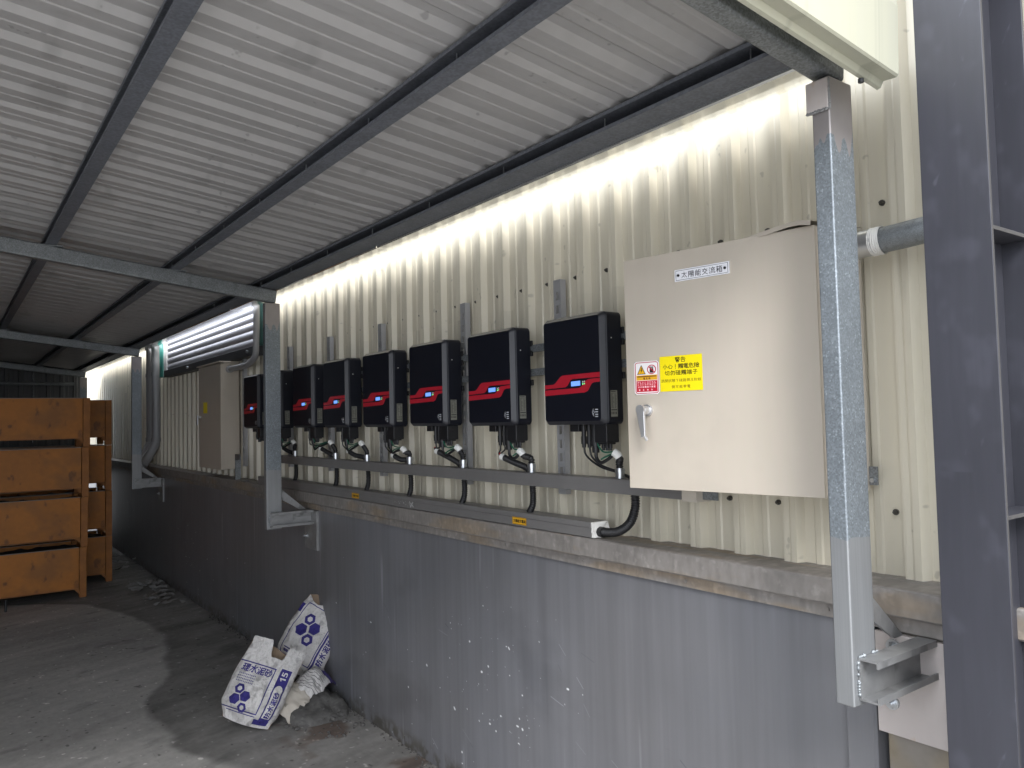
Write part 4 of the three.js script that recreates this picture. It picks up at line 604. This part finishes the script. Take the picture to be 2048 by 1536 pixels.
/* ------------------------------------------------------------------ cement bags, rubble and scraps */
const NAVY = '#312b72';
function hex(c, x, y, r, hollow) { const pth = (q) => { c.beginPath(); for (let i = 0; i < 6; i++) { const a = Math.PI / 3 * i; i ? c.lineTo(x + q * Math.cos(a), y + q * Math.sin(a)) : c.moveTo(x + q, y); } c.closePath(); }; c.fillStyle = NAVY; pth(r); c.fill(); if (hollow) { c.fillStyle = '#c9c6c2'; pth(r * 0.48); c.fill(); } }
function paperBase(c, w, h, seed) { const im = c.createImageData(w, h); for (let j = 0; j < h; j++) for (let i = 0; i < w; i++) { const x = i / w, y = j / h; let v = 0.80 + 0.05 * (fbm(x * 6, y * 6, 4, seed) - 0.5) - 0.16 * sm(0.60, 0.78, fbm(x * 7 + 3, y * 7, 4, seed + 1)) - 0.05 * sm(0.55, 0.7, fbm(x * 30, y * 30, 3, seed + 2)); const k = (j * w + i) * 4; im.data[k] = v * 252; im.data[k + 1] = v * 248; im.data[k + 2] = v * 245; im.data[k + 3] = 255; } c.putImageData(im, 0, 0); }
const bagA = canvasTex(768, 1024, (c, w, h) => {
  paperBase(c, w, h, 300); c.strokeStyle = NAVY; c.lineWidth = 14; c.beginPath(); c.moveTo(0, 330); c.lineTo(470, 330); c.lineTo(470, 880); c.lineTo(0, 880); c.stroke();
  c.strokeStyle = NAVY; glyphs(c, '理水泥砂', 60, 350, 92, 98, 13); c.fillStyle = 'rgba(60,56,110,.7)'; const r = RNG(6); for (let y = 470; y < 570; y += 30) for (let x = 60; x < 260; x += 22) c.fillRect(x, y, 14, 13 + 4 * r());
  hex(c, 150, 650, 62, true); hex(c, 250, 720, 66); hex(c, 140, 775, 66); hex(c, 262, 850, 60, true);
  c.fillStyle = NAVY; c.fillRect(540, 300, 150, 640); c.fillStyle = '#cfccc8'; c.save(); c.translate(640, 470); c.rotate(-Math.PI / 2); c.font = 'bold 112px sans-serif'; c.fillText('15', 20, 12); c.restore(); c.beginPath(); c.ellipse(614, 560, 56, 62, 0, 0, 7); c.fill(); c.fillRect(558, 560, 112, 340); c.save(); c.translate(640, 900); c.rotate(-Math.PI / 2); c.strokeStyle = NAVY; glyphs(c, '防水泥砂', 6, -60, 74, 80, 12); c.font = 'bold 26px sans-serif'; c.fillStyle = NAVY; c.restore();
  c.fillStyle = NAVY; c.fillRect(470, 930, 230, 60); c.fillRect(60, 905, 410, 10);
});
const bagB = canvasTex(768, 1024, (c, w, h) => {
  paperBase(c, w, h, 320); c.strokeStyle = NAVY; c.lineWidth = 12; c.strokeRect(90, 140, 500, 740); hex(c, 260, 330, 84, true); hex(c, 400, 410, 88); hex(c, 240, 500, 88); hex(c, 400, 580, 84, true);
  c.fillStyle = NAVY; c.font = 'bold 40px sans-serif'; c.fillRect(610, 110, 26, 800); c.save(); c.translate(650, 880); c.rotate(-Math.PI / 2); c.strokeStyle = NAVY; glyphs(c, '(防水泥砂)'.replace(/[()]/g, ''), 80, 0, 84, 96, 13); c.restore(); c.fillStyle = 'rgba(60,56,110,.85)'; c.fillRect(140, 780, 110, 16); c.fillRect(140, 810, 84, 34); c.fillStyle = NAVY; c.fillRect(0, 180, 60, 130);
});
const bagC = canvasTex(512, 512, (c, w, h) => { paperBase(c, w, h, 340); c.fillStyle = 'rgba(150,84,40,.8)'; c.fillRect(0, 0, 512, 60); c.fillStyle = 'rgba(58,48,110,.9)'; c.fillRect(0, 60, 190, 150); c.fillStyle = 'rgba(70,66,70,.7)'; for (let y = 250; y < 470; y += 26) c.fillRect(40, y, 300 + 90 * h2(y, 3, 4), 5); c.fillStyle = 'rgba(165,60,50,.7)'; c.fillRect(420, 0, 5, 512); });
const crease = tex(512, 512, (x, y) => { let v = 0; for (const [f, w, q] of [[5, 0.5, 1], [11, 0.3, 2], [24, 0.2, 3]]) v += w * (1 - Math.abs(2 * fbm(x * f + y * f * 0.4, y * f * 1.2 - x * f * 0.3, 2, 700 + q) - 1)); v = Math.pow(v, 2); return [v, v, v]; }, false);
function bag(name, label, base, L, Wd, T, lean, roll, spin, map, top, seed, group) {
  const g = thing(name, label, 'bag', base, group); const m = mat({ map, roughness: 0.85, bumpMap: crease, bumpScale: 0.012 });
  const n0 = V3(-base[0], 0, -base[2]).normalize().applyAxisAngle(V3(0, 1, 0), spin), r0 = V3().crossVectors(V3(0, 1, 0), n0), Y = V3(0, 1, 0);
  const up1 = Y.clone().multiplyScalar(Math.cos(lean)).addScaledVector(n0, -Math.sin(lean)), n = n0.clone().multiplyScalar(Math.cos(lean)).addScaledVector(Y, Math.sin(lean));
  const up = up1.clone().multiplyScalar(Math.cos(roll)).addScaledVector(r0, Math.sin(roll)), w = r0.clone().multiplyScalar(Math.cos(roll)).addScaledVector(up1, -Math.sin(roll));
  const NU = 44, NV = 56; let minY = 1e9;
  const surf = (sgn, inset) => { const P = [], UV = [], I = [];
    for (let j = 0; j <= NV; j++) for (let i = 0; i <= NU; i++) {
      const u = i / NU * 2 - 1, v0 = j / NV, v = v0 * top(u, sgn), wd = Wd * 0.5 * (0.80 + 0.20 * sm(0, 0.22, v)) * (1 - 0.05 * sm(0.7, 1, v));
      const rim = Math.pow(Math.max(0, 1 - Math.pow(Math.abs(u), 2.6)), 0.55), bot = Math.pow(sm(-0.02, 0.22, v), 0.6), mouth = 1 - 0.45 * sm(0.62, 1.0, v);
      const nA = fbm(u * 3 + 5, v * 5 + sgn * 7, 3, seed) - 0.5, rid = 1 - Math.abs(2 * fbm(u * 2.2 + v * 3, v * 4 - u * 2, 3, seed + 5) - 1); const cr = nA * 0.55 + (Math.pow(rid, 4) - 0.35) * 0.34;
      const bulge = 0.62 + 0.75 * Math.exp(-Math.pow((v - 0.28) / 0.26, 2));
      let d = sgn * (T * 0.5 * rim * bot * mouth * bulge * (1 + 0.8 * cr) - inset) - 0.05 * L * Math.sin(v * 2.6) + 0.010 * (fbm(v * 4, u * 3, 3, seed + 9) - 0.5) * sm(0.3, 1, v);
      const e = wd * (u + 0.10 * Math.sin(v * 3.4 + seed)) * (1 + 0.10 * (fbm(v * 6, u > 0 ? 1 : 2, 3, seed + 3) - 0.5)), a = v * L + 0.03 * L * u * u * (1 - sm(0, 0.2, v)) + 0.006 * (fbm(u * 7, sgn * 3, 3, seed + 12) - 0.5) * sm(0.9, 1, v0);
      const p = V3(0, 0, 0).addScaledVector(w, e).addScaledVector(up, a).addScaledVector(n, d); P.push(p.x, p.y, p.z); UV.push((u + 1) / 2, v); minY = Math.min(minY, p.y);
    }
    for (let j = 0; j < NV; j++) for (let i = 0; i < NU; i++) { const a = j * (NU + 1) + i, b = a + 1, c = a + NU + 1, d = c + 1; if (sgn > 0) I.push(a, b, d, a, d, c); else I.push(a, d, b, a, c, d); }
    const q = new THREE.BufferGeometry(); q.setAttribute('position', new THREE.Float32BufferAttribute(P, 3)); q.setAttribute('uv', new THREE.Float32BufferAttribute(UV, 2)); q.setIndex(I); q.computeVertexNormals(); return q; };
  const f = surf(1, 0), b = surf(-1, 0), fi = surf(1, 0.004), bi = surf(-1, 0.004); const dy = -minY + 0.001;
  for (const [nm, q, mm] of [['front_panel', f, m], ['back_panel', b, M.paper], ['inner_lining', join([fi, bi]), M.kraft]]) { q.translate(0, dy, 0); const o = new THREE.Mesh(q, mm); o.name = nm; o.castShadow = o.receiveShadow = true; g.add(o); }
  return g;
}
bag('cement_bag', 'white and navy paper cement bag, open and torn, leaning on the one behind', [1.245, 0.0, -4.03], 0.425, 0.30, 0.135, 0.30, 0.42, 0.05, bagA, (u, s) => s > 0 ? 1.0 - 0.20 * sm(-0.34, -0.12, u) * (1 - sm(0.30, 0.36, u)) - 0.03 * (u > 0.33 ? 1 : 0) - 0.02 * Math.abs(u) : 0.93 - 0.06 * sm(-0.3, 0.5, u), 400, 'cement bags against the plinth');
bag('cement_bag', 'white paper cement bag with navy hexagons, slumped against the plinth', [1.60, 0.10, -4.36], 0.42, 0.30, 0.13, 0.34, 0.55, -0.2, bagB, (u, s) => s > 0 ? 0.93 + 0.04 * Math.sin(u * 5 + 1) : 0.98 + 0.03 * Math.sin(u * 7), 430, 'cement bags against the plinth');
{ // crumpled empty sack under the bags
  const crumple = (name, label, mtl, c, sx, sy, h, seed, rot) => { const N = 30, P = [], UV = [], I = []; for (let j = 0; j <= N; j++) for (let i = 0; i <= N; i++) { const u = i / N - 0.5, v = j / N - 0.5; const rid = 1 - Math.abs(2 * fbm(u * 4 + seed, v * 4, 3, seed) - 1); const y = h * (1 - 2.2 * (u * u + v * v)) + 0.05 * (rid - 0.6); const x = u * sx * (1 + 0.2 * (fbm(v * 6, 1, 2, seed + 2) - 0.5)), z = v * sy * (1 + 0.25 * (fbm(u * 6, 2, 2, seed + 3) - 0.5)); P.push(x * Math.cos(rot) + z * Math.sin(rot), Math.max(0.004, y), -x * Math.sin(rot) + z * Math.cos(rot)); UV.push(u + 0.5, v + 0.5); }
    for (let j = 0; j < N; j++) for (let i = 0; i < N; i++) { const a = j * (N + 1) + i, b = a + 1, cc = a + N + 1, d = cc + 1; I.push(a, d, b, a, cc, d); } const g = new THREE.BufferGeometry(); g.setAttribute('position', new THREE.Float32BufferAttribute(P, 3)); g.setAttribute('uv', new THREE.Float32BufferAttribute(UV, 2)); g.setIndex(I); g.computeVertexNormals(); g.translate(...c); return solo(name, g, mtl, label, 'bag'); };
  crumple('empty_sack', 'crumpled empty paper sack lying under the cement bags', M.paper, [1.50, 0.0, -4.17], 0.26, 0.30, 0.15, 501, 0.5);
  crumple('empty_sack', 'dirty paper sack with orange and navy print against the plinth', mat({ map: bagC, roughness: 0.85 }), [1.66, 0.03, -4.20], 0.20, 0.30, 0.15, 541, 2.3);
}
{ // rubble heap
  const r = RNG(88), a = []; const mound = new THREE.SphereGeometry(1, 26, 10, 0, Math.PI * 2, 0, Math.PI / 2); { const p = mound.attributes.position; for (let i = 0; i < p.count; i++) { const x = p.getX(i), y = p.getY(i), z = p.getZ(i), n = fbm(x * 3 + 4, z * 3, 4, 90); p.setXYZ(i, x * 0.17 * (0.8 + 0.5 * n), y * 0.10 * (0.5 + n) - 0.004, z * 0.30 * (0.8 + 0.5 * n)); } mound.computeVertexNormals(); mound.translate(1.62, 0, -4.16); } a.push(muv(mound));
  for (let i = 0; i < 240; i++) { const g = new THREE.IcosahedronGeometry(1, 0), s = 0.004 + 0.016 * Math.pow(r(), 3); const p = g.attributes.position; const e = r() * 9; for (let k = 0; k < p.count; k++) { const q = 0.7 + 0.5 * vn(p.getX(k) * 2 + e, p.getY(k) * 2 + p.getZ(k), 3); p.setXYZ(k, p.getX(k) * q * s, p.getY(k) * q * s * 0.7, p.getZ(k) * q * s); } g.computeVertexNormals(); const an = r() * 6.3, d = Math.sqrt(r()); g.rotateY(r() * 6); const X = Math.min(1.78, 1.63 + 0.22 * d * Math.cos(an)), Z = -4.12 + 0.46 * d * Math.sin(an); const in_ = Math.max(0, 1 - Math.pow((X - 1.62) / 0.17, 2) - Math.pow((Z + 4.16) / 0.3, 2)); g.translate(X, 0.072 * Math.sqrt(in_) + s * 0.3, Z); a.push(muv(g)); }
  for (let i = 0; i < 420; i++) { const g = new THREE.TetrahedronGeometry(0.003 + 0.009 * Math.pow(r(), 2), 0); g.rotateX(r() * 6); g.rotateY(r() * 6); const z = -1.2 - 5.5 * r(); g.translate(1.790 - 0.05 * Math.pow(r(), 2), 0.003, z); a.push(muv(g)); }
  solo('rubble_pile', a, M.rubble, 'dark crumbled mortar rubble along the foot of the plinth', 'rubble', null, 'stuff');
}
{ // pale scraps by the crates
  const r = RNG(99), a = []; for (let i = 0; i < 70; i++) { const far = r() < 0.4, g = new THREE.PlaneGeometry(0.03 + 0.10 * r() * (far ? 1.6 : 1), 0.02 + 0.05 * r(), 2, 2); const p = g.attributes.position; for (let k = 0; k < p.count; k++) p.setZ(k, 0.02 * (r() - 0.3)); g.rotateX(-Math.PI / 2 + (r() - 0.5) * 0.7); g.rotateY(r() * 6); g.computeVertexNormals(); const x = far ? 1.52 + 0.24 * r() : 1.46 + 0.26 * r(), z = far ? -9.0 - 1.6 * r() : -7.2 - 1.2 * r(); g.translate(x, 0.02 + (far ? 0.07 : 0.02) * r(), z); a.push(g.toNonIndexed()); }
  solo('scattered_scraps', a, M.scrap, 'pale torn scraps scattered on the floor beside the crates', 'debris', null, 'stuff');
  solo('steel_peg', [rod([0.437, 0, -8.0], [0.437, 0.10, -8.0], 0.009, 8)], M.darkMetal, 'short dark peg standing on the floor in front of the crates', 'peg');
}

renderer.render(scene, camera);
